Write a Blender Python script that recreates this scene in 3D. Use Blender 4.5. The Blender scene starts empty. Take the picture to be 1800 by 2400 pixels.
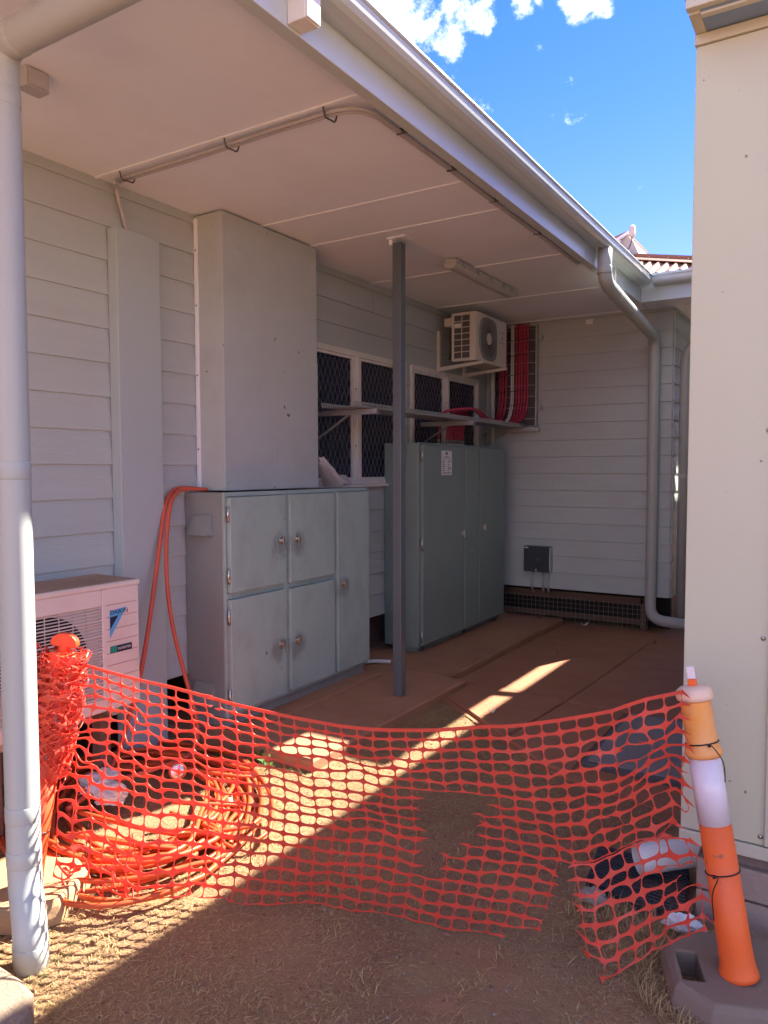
import bpy, math, random
import numpy as np
from mathutils import Vector, Matrix, noise as mnoise

random.seed(7)
rng = np.random.default_rng(7)
SC = bpy.context.scene
COL = SC.collection

# ------------------------------------------------------------------ camera
cam = bpy.data.cameras.new('camera')
cam.sensor_fit = 'HORIZONTAL'; cam.sensor_width = 36.0
cam.lens = 1771.75 / 1800 * 36.0
cam.clip_start = 0.05; cam.clip_end = 2000
cam_o = bpy.data.objects.new('camera', cam); COL.objects.link(cam_o)
YAW, PITCH, ROLL = math.radians(31.8498), math.radians(3.1738), math.radians(-0.114)
_f = Vector((-math.sin(YAW)*math.cos(PITCH), math.cos(YAW)*math.cos(PITCH), -math.sin(PITCH)))
_r = Vector((math.cos(YAW), math.sin(YAW), 0)); _u = _r.cross(_f)
_r2 = math.cos(ROLL)*_r + math.sin(ROLL)*_u; _u2 = _r2.cross(_f)
_m = Matrix((_r2, _u2, -_f)).transposed().to_4x4(); _m.translation = (3.46, 0.0, 1.62)
cam_o.matrix_world = _m
SC.camera = cam_o

# ------------------------------------------------------------------ light
SUN_TO = Vector((-0.395, -1.058, -1.0)).normalized()      # direction in which the light travels
SUN_EL = math.asin(-SUN_TO.z)
SUN_AZ = math.atan2(-SUN_TO.x, -SUN_TO.y)                 # from +Y towards +X
sun = bpy.data.lights.new('sun', 'SUN'); sun.energy = 3.5; sun.angle = math.radians(0.53)
sun.color = (1.0, 0.93, 0.80)
sun_o = bpy.data.objects.new('sun', sun); COL.objects.link(sun_o)
sun_o.rotation_euler = SUN_TO.to_track_quat('-Z', 'Y').to_euler()
sun_o.location = (6, 12, 14)

W = bpy.data.worlds.new('World'); SC.world = W; W.use_nodes = True
nt = W.node_tree; nt.nodes.clear()
def N(tree, kind, **kw):
    n = tree.nodes.new(kind)
    for k, v in kw.items(): setattr(n, k, v)
    return n
def sky_world():
    L = nt.links.new
    out = N(nt, 'ShaderNodeOutputWorld'); bg = N(nt, 'ShaderNodeBackground')
    sky = N(nt, 'ShaderNodeTexSky', sky_type='NISHITA', sun_disc=False)
    sky.sun_elevation = SUN_EL; sky.sun_rotation = SUN_AZ
    sky.altitude = 900; sky.air_density = 1.0; sky.dust_density = 0.05; sky.ozone_density = 3.0
    bg.inputs['Strength'].default_value = 0.068
    tc = N(nt, 'ShaderNodeTexCoord')
    # cumulus: a few patches, broken up by noise; outside the view more noise clouds are added as white fill
    n1 = N(nt, 'ShaderNodeTexNoise'); n1.inputs['Scale'].default_value = 17; n1.inputs['Detail'].default_value = 7; n1.inputs['Roughness'].default_value = 0.66
    L(tc.outputs['Generated'], n1.inputs['Vector'])
    n2 = N(nt, 'ShaderNodeTexNoise'); n2.inputs['Scale'].default_value = 3.1; n2.inputs['Detail'].default_value = 2
    L(tc.outputs['Generated'], n2.inputs['Vector'])
    patches = [((-0.462, 0.722, 0.515), 0.078), ((-0.432, 0.753, 0.500), 0.058), ((-0.408, 0.781, 0.476), 0.030),
               ((-0.362, 0.790, 0.494), 0.022), ((-0.366, 0.799, 0.478), 0.012),
               ((-0.268, 0.826, 0.503), 0.022), ((-0.250, 0.836, 0.500), 0.018), ((-0.313, 0.804, 0.511), 0.016)]
    nw = N(nt, 'ShaderNodeTexNoise'); nw.inputs['Scale'].default_value = 22; nw.inputs['Detail'].default_value = 5
    L(tc.outputs['Generated'], nw.inputs['Vector'])
    w1 = N(nt, 'ShaderNodeVectorMath', operation='SUBTRACT'); L(nw.outputs['Color'], w1.inputs[0]); w1.inputs[1].default_value = (0.5, 0.5, 0.5)
    w2 = N(nt, 'ShaderNodeVectorMath', operation='SCALE'); L(w1.outputs[0], w2.inputs[0]); w2.inputs['Scale'].default_value = 0.068
    w3 = N(nt, 'ShaderNodeVectorMath', operation='ADD'); L(tc.outputs['Generated'], w3.inputs[0]); L(w2.outputs[0], w3.inputs[1]); wv = w3.outputs[0]
    acc = None
    for d, r in patches:
        v = Vector(d).normalized()
        sub = N(nt, 'ShaderNodeVectorMath', operation='DISTANCE'); sub.inputs[1].default_value = v
        L(wv, sub.inputs[0])
        mr = N(nt, 'ShaderNodeMapRange'); mr.inputs['From Min'].default_value = 0.0; mr.inputs['From Max'].default_value = r * 1.5
        mr.inputs['To Min'].default_value = 1.0; mr.inputs['To Max'].default_value = 0.0
        L(sub.outputs['Value'], mr.inputs['Value'])
        if acc is None: acc = mr.outputs['Result']
        else:
            mx = N(nt, 'ShaderNodeMath', operation='MAXIMUM'); L(acc, mx.inputs[0]); L(mr.outputs['Result'], mx.inputs[1]); acc = mx.outputs[0]
    # unseen clouds added outside the view for neutral fill light
    far = N(nt, 'ShaderNodeVectorMath', operation='DISTANCE'); far.inputs[1].default_value = Vector((-0.30, 0.84, 0.42)).normalized()
    L(tc.outputs['Generated'], far.inputs[0])
    fm = N(nt, 'ShaderNodeMapRange'); fm.inputs['From Min'].default_value = 0.30; fm.inputs['From Max'].default_value = 0.55; L(far.outputs['Value'], fm.inputs['Value'])
    cm = N(nt, 'ShaderNodeMapRange'); cm.inputs['From Min'].default_value = 0.47; cm.inputs['From Max'].default_value = 0.63; L(n2.outputs['Fac'], cm.inputs['Value'])
    fx = N(nt, 'ShaderNodeMath', operation='MULTIPLY'); L(fm.outputs[0], fx.inputs[0]); L(cm.outputs[0], fx.inputs[1])
    mx = N(nt, 'ShaderNodeMath', operation='MAXIMUM'); L(acc, mx.inputs[0]); L(fx.outputs[0], mx.inputs[1]); acc = mx.outputs[0]
    a1 = N(nt, 'ShaderNodeMath', operation='MULTIPLY_ADD'); L(n1.outputs['Fac'], a1.inputs[0]); a1.inputs[1].default_value = 2.9; L(acc, a1.inputs[2])
    ramp = N(nt, 'ShaderNodeMapRange', interpolation_type='SMOOTHSTEP'); ramp.inputs['From Min'].default_value = 1.78; ramp.inputs['From Max'].default_value = 2.45
    L(a1.outputs[0], ramp.inputs['Value'])
    mix = N(nt, 'ShaderNodeMix', data_type='RGBA')
    hs = N(nt, 'ShaderNodeHueSaturation'); hs.inputs['Saturation'].default_value = 1.34; hs.inputs['Value'].default_value = 1.0
    L(sky.outputs['Color'], hs.inputs['Color'])
    tn = N(nt, 'ShaderNodeMix', data_type='RGBA', blend_type='MULTIPLY'); tn.inputs['Factor'].default_value = 1.0
    tn.inputs['B'].default_value = (0.99, 0.505, 0.76, 1); L(hs.outputs['Color'], tn.inputs['A'])
    L(ramp.outputs['Result'], mix.inputs['Factor']); L(tn.outputs['Result'], mix.inputs['A'])
    mix.inputs['B'].default_value = (5.6, 5.9, 6.1, 1)
    L(mix.outputs['Result'], bg.inputs['Color']); L(bg.outputs[0], out.inputs['Surface'])
sky_world()

SC.view_settings.view_transform = 'Standard'; SC.view_settings.look = 'None'
SC.view_settings.exposure = 2.80; SC.view_settings.gamma = 1.0
SC.view_settings.use_curve_mapping = False
SC.cycles.use_denoising = True
SC.cycles.use_adaptive_sampling = True; SC.cycles.adaptive_threshold = 0.015
SC.cycles.max_bounces = 8; SC.cycles.diffuse_bounces = 6; SC.cycles.glossy_bounces = 4
SC.cycles.caustics_reflective = False; SC.cycles.caustics_refractive = False
SC.cycles.sample_clamp_indirect = 8

# ------------------------------------------------------------------ materials
def mk(name, col, rough=0.5, var=0.06, scale=5.0, bump=0.0, bscale=60.0, metal=0.0, spec=0.4,
       dirt=None, dirt_amt=0.35, dirt_scale=3.0, spots=None, spot_scale=40.0, spot_cut=0.72, stretch=(1, 1, 1), trans=0.0, coat=0.0):
    m = bpy.data.materials.new(name); m.use_nodes = True
    t = m.node_tree; L = t.links.new; b = t.nodes['Principled BSDF']
    tc = N(t, 'ShaderNodeTexCoord'); mp = N(t, 'ShaderNodeMapping'); mp.inputs['Scale'].default_value = stretch
    L(tc.outputs['Object'], mp.inputs['Vector'])
    n = N(t, 'ShaderNodeTexNoise'); n.inputs['Scale'].default_value = scale; n.inputs['Detail'].default_value = 4
    L(mp.outputs[0], n.inputs['Vector'])
    r = N(t, 'ShaderNodeMix', data_type='RGBA')
    r.inputs['A'].default_value = [max(0, c * (1 - var)) for c in col] + [1]
    r.inputs['B'].default_value = [min(1, c * (1 + var)) for c in col] + [1]
    L(n.outputs['Fac'], r.inputs['Factor']); cur = r.outputs['Result']
    if dirt:
        n2 = N(t, 'ShaderNodeTexNoise'); n2.inputs['Scale'].default_value = dirt_scale; n2.inputs['Detail'].default_value = 6; n2.inputs['Roughness'].default_value = 0.65
        L(mp.outputs[0], n2.inputs['Vector'])
        mr = N(t, 'ShaderNodeMapRange'); mr.inputs['From Min'].default_value = 0.45; mr.inputs['From Max'].default_value = 0.75; mr.inputs['To Max'].default_value = dirt_amt
        L(n2.outputs['Fac'], mr.inputs['Value'])
        x = N(t, 'ShaderNodeMix', data_type='RGBA'); x.inputs['B'].default_value = list(dirt) + [1]
        L(cur, x.inputs['A']); L(mr.outputs[0], x.inputs['Factor']); cur = x.outputs['Result']
    if spots:
        n3 = N(t, 'ShaderNodeTexNoise'); n3.inputs['Scale'].default_value = spot_scale; n3.inputs['Detail'].default_value = 3
        L(mp.outputs[0], n3.inputs['Vector'])
        mr = N(t, 'ShaderNodeMapRange'); mr.inputs['From Min'].default_value = spot_cut; mr.inputs['From Max'].default_value = spot_cut + 0.04
        L(n3.outputs['Fac'], mr.inputs['Value'])
        x = N(t, 'ShaderNodeMix', data_type='RGBA'); x.inputs['B'].default_value = list(spots) + [1]
        L(cur, x.inputs['A']); L(mr.outputs[0], x.inputs['Factor']); cur = x.outputs['Result']
    L(cur, b.inputs['Base Color'])
    b.inputs['Roughness'].default_value = rough; b.inputs['Metallic'].default_value = metal
    b.inputs['Specular IOR Level'].default_value = spec
    if coat: b.inputs['Coat Weight'].default_value = coat; b.inputs['Coat Roughness'].default_value = 0.2
    if bump:
        nb = N(t, 'ShaderNodeTexNoise'); nb.inputs['Scale'].default_value = bscale; nb.inputs['Detail'].default_value = 3
        L(mp.outputs[0], nb.inputs['Vector'])
        bp = N(t, 'ShaderNodeBump'); bp.inputs['Strength'].default_value = bump; bp.inputs['Distance'].default_value = 0.01
        L(nb.outputs['Fac'], bp.inputs['Height']); L(bp.outputs[0], b.inputs['Normal'])
    if trans:
        tr = N(t, 'ShaderNodeBsdfTranslucent'); L(cur, tr.inputs['Color'])
        ms = N(t, 'ShaderNodeMixShader'); ms.inputs[0].default_value = trans
        out = t.nodes['Material Output']
        L(b.outputs[0], ms.inputs[1]); L(tr.outputs[0], ms.inputs[2]); L(ms.outputs[0], out.inputs['Surface'])
    return m

RED = (0.27, 0.125, 0.075)
M = {}
M['wall'] = mk('weatherboard paint', (0.465, 0.51, 0.515), 0.55, 0.05, 2.0, 0.25, 55, dirt=(0.36, 0.33, 0.31), dirt_amt=0.18, stretch=(1, 0.25, 4))
M['soffit'] = mk('soffit paint', (0.85, 0.885, 0.96), 0.7, 0.03, 1.2, 0.03, 30, dirt=(0.62, 0.58, 0.55), dirt_amt=0.3, dirt_scale=1.3)
M['strip'] = mk('white trim', (0.86, 0.89, 0.95), 0.55, 0.03)
M['gutter'] = mk('gutter steel paint', (0.55, 0.60, 0.59), 0.32, 0.04, 1.5, 0.0, dirt=(0.42, 0.42, 0.41), dirt_amt=0.25, dirt_scale=1.2, coat=0.25)
M['pipe'] = mk('painted downpipe', (0.44, 0.465, 0.445), 0.42, 0.04, 2.5, 0.05, 20, dirt=(0.45, 0.41, 0.38), dirt_amt=0.25, stretch=(1, 1, 0.5))
M['white'] = mk('white plastic', (0.80, 0.79, 0.77), 0.45, 0.03, dirt=(0.55, 0.47, 0.42), dirt_amt=0.3)
M['frame'] = mk('window frame paint', (0.78, 0.755, 0.72), 0.5, 0.05, 6, dirt=(0.52, 0.40, 0.31), dirt_amt=0.35, dirt_scale=7, stretch=(1, 1, 0.4))
M['glass'] = mk('dark window glass', (0.010, 0.016, 0.050), 0.25, 0.2, 2, spec=0.25)
M['secmesh'] = mk('security mesh', (0.20, 0.20, 0.21), 0.5, 0.1)
M['cab1'] = mk('weathered cabinet paint', (0.37, 0.47, 0.445), 0.5, 0.08, 3.5, 0.05, 30, dirt=(0.23, 0.28, 0.255), dirt_amt=0.55, dirt_scale=7.0, spots=(0.16, 0.12, 0.10), spot_scale=16, spot_cut=0.705, stretch=(1, 1, 0.55))
def handle_wear(m, pts, col):
    # hand grime and rubbed paint round each latch
    t = m.node_tree; L = t.links.new; b = t.nodes['Principled BSDF']; src = b.inputs['Base Color'].links[0].from_socket
    tc = N(t, 'ShaderNodeTexCoord'); nz = N(t, 'ShaderNodeTexNoise'); nz.inputs['Scale'].default_value = 19; nz.inputs['Detail'].default_value = 7; nz.inputs['Roughness'].default_value = 0.7
    mp = N(t, 'ShaderNodeMapping'); mp.inputs['Scale'].default_value = (1, 1, 0.45); L(tc.outputs['Object'], mp.inputs['Vector']); L(mp.outputs[0], nz.inputs['Vector'])
    acc = None
    for p in pts:
        d = N(t, 'ShaderNodeVectorMath', operation='DISTANCE'); d.inputs[1].default_value = p; L(tc.outputs['Object'], d.inputs[0])
        r = N(t, 'ShaderNodeMapRange'); r.inputs['From Min'].default_value = 0.02; r.inputs['From Max'].default_value = 0.19; r.inputs['To Min'].default_value = 1; r.inputs['To Max'].default_value = 0; L(d.outputs['Value'], r.inputs['Value'])
        if acc is None: acc = r.outputs[0]
        else:
            x = N(t, 'ShaderNodeMath', operation='MAXIMUM'); L(acc, x.inputs[0]); L(r.outputs[0], x.inputs[1]); acc = x.outputs[0]
    x = N(t, 'ShaderNodeMath', operation='MULTIPLY'); L(acc, x.inputs[0]); L(nz.outputs['Fac'], x.inputs[1])
    r = N(t, 'ShaderNodeMapRange'); r.inputs['From Min'].default_value = 0.27; r.inputs['From Max'].default_value = 0.46; r.inputs['To Max'].default_value = 0.6; L(x.outputs[0], r.inputs['Value'])
    mx = N(t, 'ShaderNodeMix', data_type='RGBA'); mx.inputs['B'].default_value = list(col) + [1]; L(src, mx.inputs['A']); L(r.outputs[0], mx.inputs['Factor']); L(mx.outputs['Result'], b.inputs['Base Color'])
handle_wear(M['cab1'], [(0.19, y - 4.0, z - 0.085 - 0.04) for y, z in ((3.72, 1.174), (3.91, 1.174), (3.71, 0.508), (3.90, 0.503), (4.43, 0.812))], (0.15, 0.17, 0.155))
M['cab1shade'] = mk('shaded cabinet side paint', (0.27, 0.30, 0.29), 0.55, 0.06, 3, dirt=(0.2, 0.17, 0.15), dirt_amt=0.4)  # darker copy of the cabinet paint; side's shade put into colour, plus dirt
M['cab2'] = mk('green grey cabinet paint', (0.225, 0.295, 0.275), 0.36, 0.04, 2.5, 0.03, 30, dirt=(0.18, 0.21, 0.2), dirt_amt=0.25)
M['boxpaint'] = mk('duct box paint', (0.47, 0.515, 0.52), 0.5, 0.05, 2.2, 0.04, 12, dirt=(0.36, 0.38, 0.38), dirt_amt=0.5, dirt_scale=2.6, spots=(0.09, 0.08, 0.075), spot_scale=13, spot_cut=0.735)
M['duct'] = mk('duct paint', (0.42, 0.48, 0.50), 0.5, 0.03, 1.5, 0.03, 20)
M['steel'] = mk('chrome hardware', (0.62, 0.60, 0.57), 0.3, 0.1, 20, metal=1.0)
M['galv'] = mk('galvanised steel', (0.47, 0.48, 0.49), 0.45, 0.14, 25, metal=0.75, dirt=(0.33, 0.3, 0.28), dirt_amt=0.3)
M['post'] = mk('charcoal post paint', (0.105, 0.125, 0.14), 0.4, 0.06, 5, dirt=(0.2, 0.18, 0.17), dirt_amt=0.2)
M['ac'] = mk('aircon casing', (0.66, 0.60, 0.57), 0.5, 0.03, 3, dirt=(0.50, 0.38, 0.32), dirt_amt=0.32, dirt_scale=4)
M['actop'] = mk('dusty casing top', (0.34, 0.22, 0.16), 0.85, 0.18, 9, 0.2, 60, dirt=(0.5, 0.42, 0.36), dirt_amt=0.6)
M['ac2'] = mk('cream aircon casing', (0.66, 0.64, 0.59), 0.5, 0.03, 3, dirt=(0.5, 0.46, 0.4), dirt_amt=0.25)
M['grille'] = mk('grille wire', (0.56, 0.53, 0.50), 0.5, 0.05)
M['dark'] = mk('painted shade and black caps', (0.018, 0.016, 0.018), 0.7, 0.3, 8)  # near-black colour standing in for shade in voids and holes; also screw caps
M['dgrey'] = mk('dark grey plastic', (0.10, 0.10, 0.105), 0.5, 0.1, 8)
M['fan'] = mk('fan grille grey', (0.25, 0.25, 0.245), 0.55, 0.08, 14)
M['red'] = mk('red cable sheath', (0.46, 0.04, 0.09), 0.42, 0.12, 6)
M['wcable'] = mk('white cable sheath', (0.70, 0.70, 0.70), 0.45, 0.05)
M['tie'] = mk('black cable tie', (0.012, 0.012, 0.013), 0.4, 0.1)
M['clip'] = mk('grey clip', (0.09, 0.085, 0.09), 0.5, 0.1)
M['conduit'] = mk('grey conduit', (0.47, 0.45, 0.46), 0.5, 0.06, dirt=(0.3, 0.26, 0.25), dirt_amt=0.35)
M['oconduit'] = mk('orange conduit', (0.58, 0.085, 0.022), 0.42, 0.12, 7, dirt=(0.42, 0.12, 0.055), dirt_amt=0.55, dirt_scale=9)
M['net'] = mk('orange barrier mesh', (0.86, 0.115, 0.07), 0.38, 0.10, 4, trans=0.34, dirt=(0.66, 0.14, 0.10), dirt_amt=0.6, dirt_scale=6)
M['bollard'] = mk('orange bollard plastic', (0.95, 0.155, 0.03), 0.45, 0.06, 4, dirt=(0.80, 0.15, 0.08), dirt_amt=0.6, dirt_scale=6, bump=0.03, bscale=30, spots=(0.50, 0.13, 0.06), spot_scale=26, spot_cut=0.69)
M['head'] = mk('red orange plastic', (0.88, 0.085, 0.025), 0.45, 0.06, 5)
M['riser'] = mk('orange red conduit', (0.60, 0.105, 0.06), 0.45, 0.08, 6)
M['faded'] = mk('faded bollard plastic', (0.90, 0.36, 0.07), 0.5, 0.12, 5, dirt=(0.84, 0.56, 0.40), dirt_amt=0.55, dirt_scale=6)
M['fadedcap'] = mk('bleached bollard plastic', (0.86, 0.60, 0.45), 0.5, 0.1, 8, dirt=(0.85, 0.45, 0.18), dirt_amt=0.6, dirt_scale=12)
M['band'] = mk('reflective band', (0.80, 0.72, 0.78), 0.28, 0.05, 6, stretch=(6, 6, 0.4), dirt=(0.62, 0.5, 0.6), dirt_amt=0.3, spec=0.6)
M['rubber'] = mk('dusty rubber base', (0.24, 0.175, 0.132), 0.85, 0.12, 8, 0.2, 70, dirt=(0.24, 0.17, 0.14), dirt_amt=0.7, dirt_scale=4)
M['rubber2'] = mk('sand coated rubber base', (0.40, 0.25, 0.13), 0.9, 0.12, 8, 0.2, 70, dirt=(0.27, 0.19, 0.14), dirt_amt=0.5, dirt_scale=6)
M['cream'] = mk('cream wall panel', (0.575, 0.585, 0.44), 0.55, 0.05, 1.5, 0.04, 60, dirt=(0.58, 0.51, 0.44), dirt_amt=0.3, dirt_scale=1.3, spots=(0.20, 0.17, 0.14), spot_scale=30, spot_cut=0.735)
M['creamtrim'] = mk('cream trim', (0.57, 0.555, 0.44), 0.5, 0.03, 2)
M['bluesoffit'] = mk('blue grey eave lining', (0.20, 0.29, 0.43), 0.4, 0.06, 4, stretch=(0.4, 3, 1))
M['block'] = mk('concrete block', (0.36, 0.285, 0.24), 0.9, 0.12, 7, 0.35, 90, dirt=(0.23, 0.17, 0.14), dirt_amt=0.5)
M['mortar'] = mk('mortar', (0.22, 0.18, 0.155), 0.95, 0.1, 20, 0.3, 90)
M['slab'] = mk('red stained concrete', (0.42, 0.205, 0.118), 0.85, 0.14, 4, 0.22, 70, dirt=(0.33, 0.135, 0.075), dirt_amt=0.85, dirt_scale=2.2)
M['paving'] = mk('dusty paving', (0.38, 0.165, 0.088), 0.9, 0.16, 5, 0.25, 60, dirt=(0.31, 0.122, 0.065), dirt_amt=0.8, dirt_scale=2.0)
M['lid'] = mk('pit lid concrete', (0.27, 0.245, 0.225), 0.85, 0.12, 8, 0.15, 80, dirt=(0.3, 0.18, 0.13), dirt_amt=0.5)
M['roof'] = mk('faded roof sheet', (0.33, 0.145, 0.08), 0.6, 0.10, 3, dirt=(0.26, 0.12, 0.07), dirt_amt=0.4)
M['roofgrey'] = mk('pale roof cladding', (0.50, 0.50, 0.48), 0.55, 0.04, dirt=(0.42, 0.40, 0.37), dirt_amt=0.2)
M['timber'] = mk('weathered bearer', (0.14, 0.085, 0.065), 0.85, 0.25, 6, 0.2, 40, stretch=(1, 0.3, 3))
M['wire'] = mk('rusty wire mesh', (0.26, 0.22, 0.2), 0.6, 0.15, metal=0.4)
M['encl'] = mk('isolator enclosure', (0.04, 0.05, 0.062), 0.45, 0.08)
M['paper'] = mk('paper', (0.80, 0.80, 0.81), 0.7, 0.02)
M['print'] = mk('print ink', (0.10, 0.10, 0.12), 0.7, 0.05)
M['blue'] = mk('logo blue', (0.10, 0.38, 0.68), 0.45, 0.03)
M['navy'] = mk('logo navy', (0.015, 0.02, 0.05), 0.45, 0.03)
M['green'] = mk('badge green', (0.02, 0.27, 0.20), 0.4, 0.05)
M['plastic'] = mk('thin clear plastic', (0.62, 0.60, 0.62), 0.25, 0.15, 14, 0.25, 25, trans=0.35, spec=0.6)
M['bagw'] = mk('white plastic bag', (0.82, 0.81, 0.80), 0.4, 0.06, 12, 0.2, 30, trans=0.25)
M['stone'] = mk('stone', (0.30, 0.24, 0.20), 0.9, 0.2, 15, 0.4, 50)
M['kerb'] = mk('pebbled concrete', (0.28, 0.20, 0.145), 0.9, 0.3, 70, 0.5, 110, dirt=(0.22, 0.17, 0.14), dirt_amt=0.6, dirt_scale=14)
M['mat'] = mk('black ribbed plastic', (0.035, 0.036, 0.04), 0.5, 0.2, 10, dirt=(0.16, 0.1, 0.08), dirt_amt=0.5, dirt_scale=8)
M['leaf'] = mk('dead leaf', (0.30, 0.16, 0.09), 0.8, 0.3, 40)
M['weed'] = mk('weed leaf', (0.10, 0.19, 0.04), 0.6, 0.25, 30, trans=0.25)
M['lampshade'] = mk('lamp housing', (0.66, 0.60, 0.55), 0.45, 0.04)
M['lens'] = mk('diffuser', (0.62, 0.60, 0.58), 0.3, 0.04, trans=0.2)
M['sidewall'] = mk('dark grey wall paint', (0.30, 0.31, 0.34), 0.6, 0.05)  # plain darker grey for wall backing and hidden walls

def ground_mat():
    m = bpy.data.materials.new('red soil'); m.use_nodes = True
    t = m.node_tree; L = t.links.new; b = t.nodes['Principled BSDF']
    tc = N(t, 'ShaderNodeTexCoord')
    def noise(s, d=6, r=0.6):
        n = N(t, 'ShaderNodeTexNoise'); n.inputs['Scale'].default_value = s; n.inputs['Detail'].default_value = d; n.inputs['Roughness'].default_value = r
        L(tc.outputs['Object'], n.inputs['Vector']); return n.outputs['Fac']
    def mr(v, a, b_, lo=0.0, hi=1.0):
        n = N(t, 'ShaderNodeMapRange'); n.inputs['From Min'].default_value = a; n.inputs['From Max'].default_value = b_
        n.inputs['To Min'].default_value = lo; n.inputs['To Max'].default_value = hi; L(v, n.inputs['Value']); return n.outputs[0]
    def mix(a, b_, f):
        n = N(t, 'ShaderNodeMix', data_type='RGBA')
        for s, v in (('A', a), ('B', b_)):
            if isinstance(v, tuple): n.inputs[s].default_value = list(v) + [1]
            else: L(v, n.inputs[s])
        L(f, n.inputs['Factor']); return n.outputs['Result']
    c = mix((0.36, 0.20, 0.112), (0.23, 0.125, 0.075), mr(noise(2.5), 0.4, 0.68))
    c = mix(c, (0.38, 0.25, 0.12), mr(noise(5.0, 9), 0.46, 0.70, 0, 0.8))
    c = mix(c, (0.47, 0.34, 0.17), mr(noise(130.0, 3), 0.56, 0.68, 0, 0.45))
    c = mix(c, (0.10, 0.055, 0.04), mr(noise(38.0, 5), 0.60, 0.72, 0, 0.75))
    L(c, b.inputs['Base Color']); b.inputs['Roughness'].default_value = 0.95; b.inputs['Specular IOR Level'].default_value = 0.15
    bp = N(t, 'ShaderNodeBump'); bp.inputs['Strength'].default_value = 0.7; bp.inputs['Distance'].default_value = 0.012
    L(noise(70, 8, 0.7), bp.inputs['Height']); L(bp.outputs[0], b.inputs['Normal'])
    return m
M['ground'] = ground_mat()

def straw_mat():
    m = bpy.data.materials.new('dry straw'); m.use_nodes = True
    t = m.node_tree; L = t.links.new; b = t.nodes['Principled BSDF']
    at = N(t, 'ShaderNodeAttribute', attribute_name='tint', attribute_type='GEOMETRY')
    r = N(t, 'ShaderNodeValToRGB')
    e = r.color_ramp.elements; e[0].color = (0.18, 0.10, 0.055, 1); e[1].color = (0.60, 0.43, 0.21, 1)
    x = r.color_ramp.elements.new(0.45); x.color = (0.40, 0.26, 0.12, 1)
    L(at.outputs['Fac'], r.inputs['Fac']); L(r.outputs['Color'], b.inputs['Base Color'])
    b.inputs['Roughness'].default_value = 0.7; b.inputs['Specular IOR Level'].default_value = 0.2
    return m
M['straw'] = straw_mat()

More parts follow.
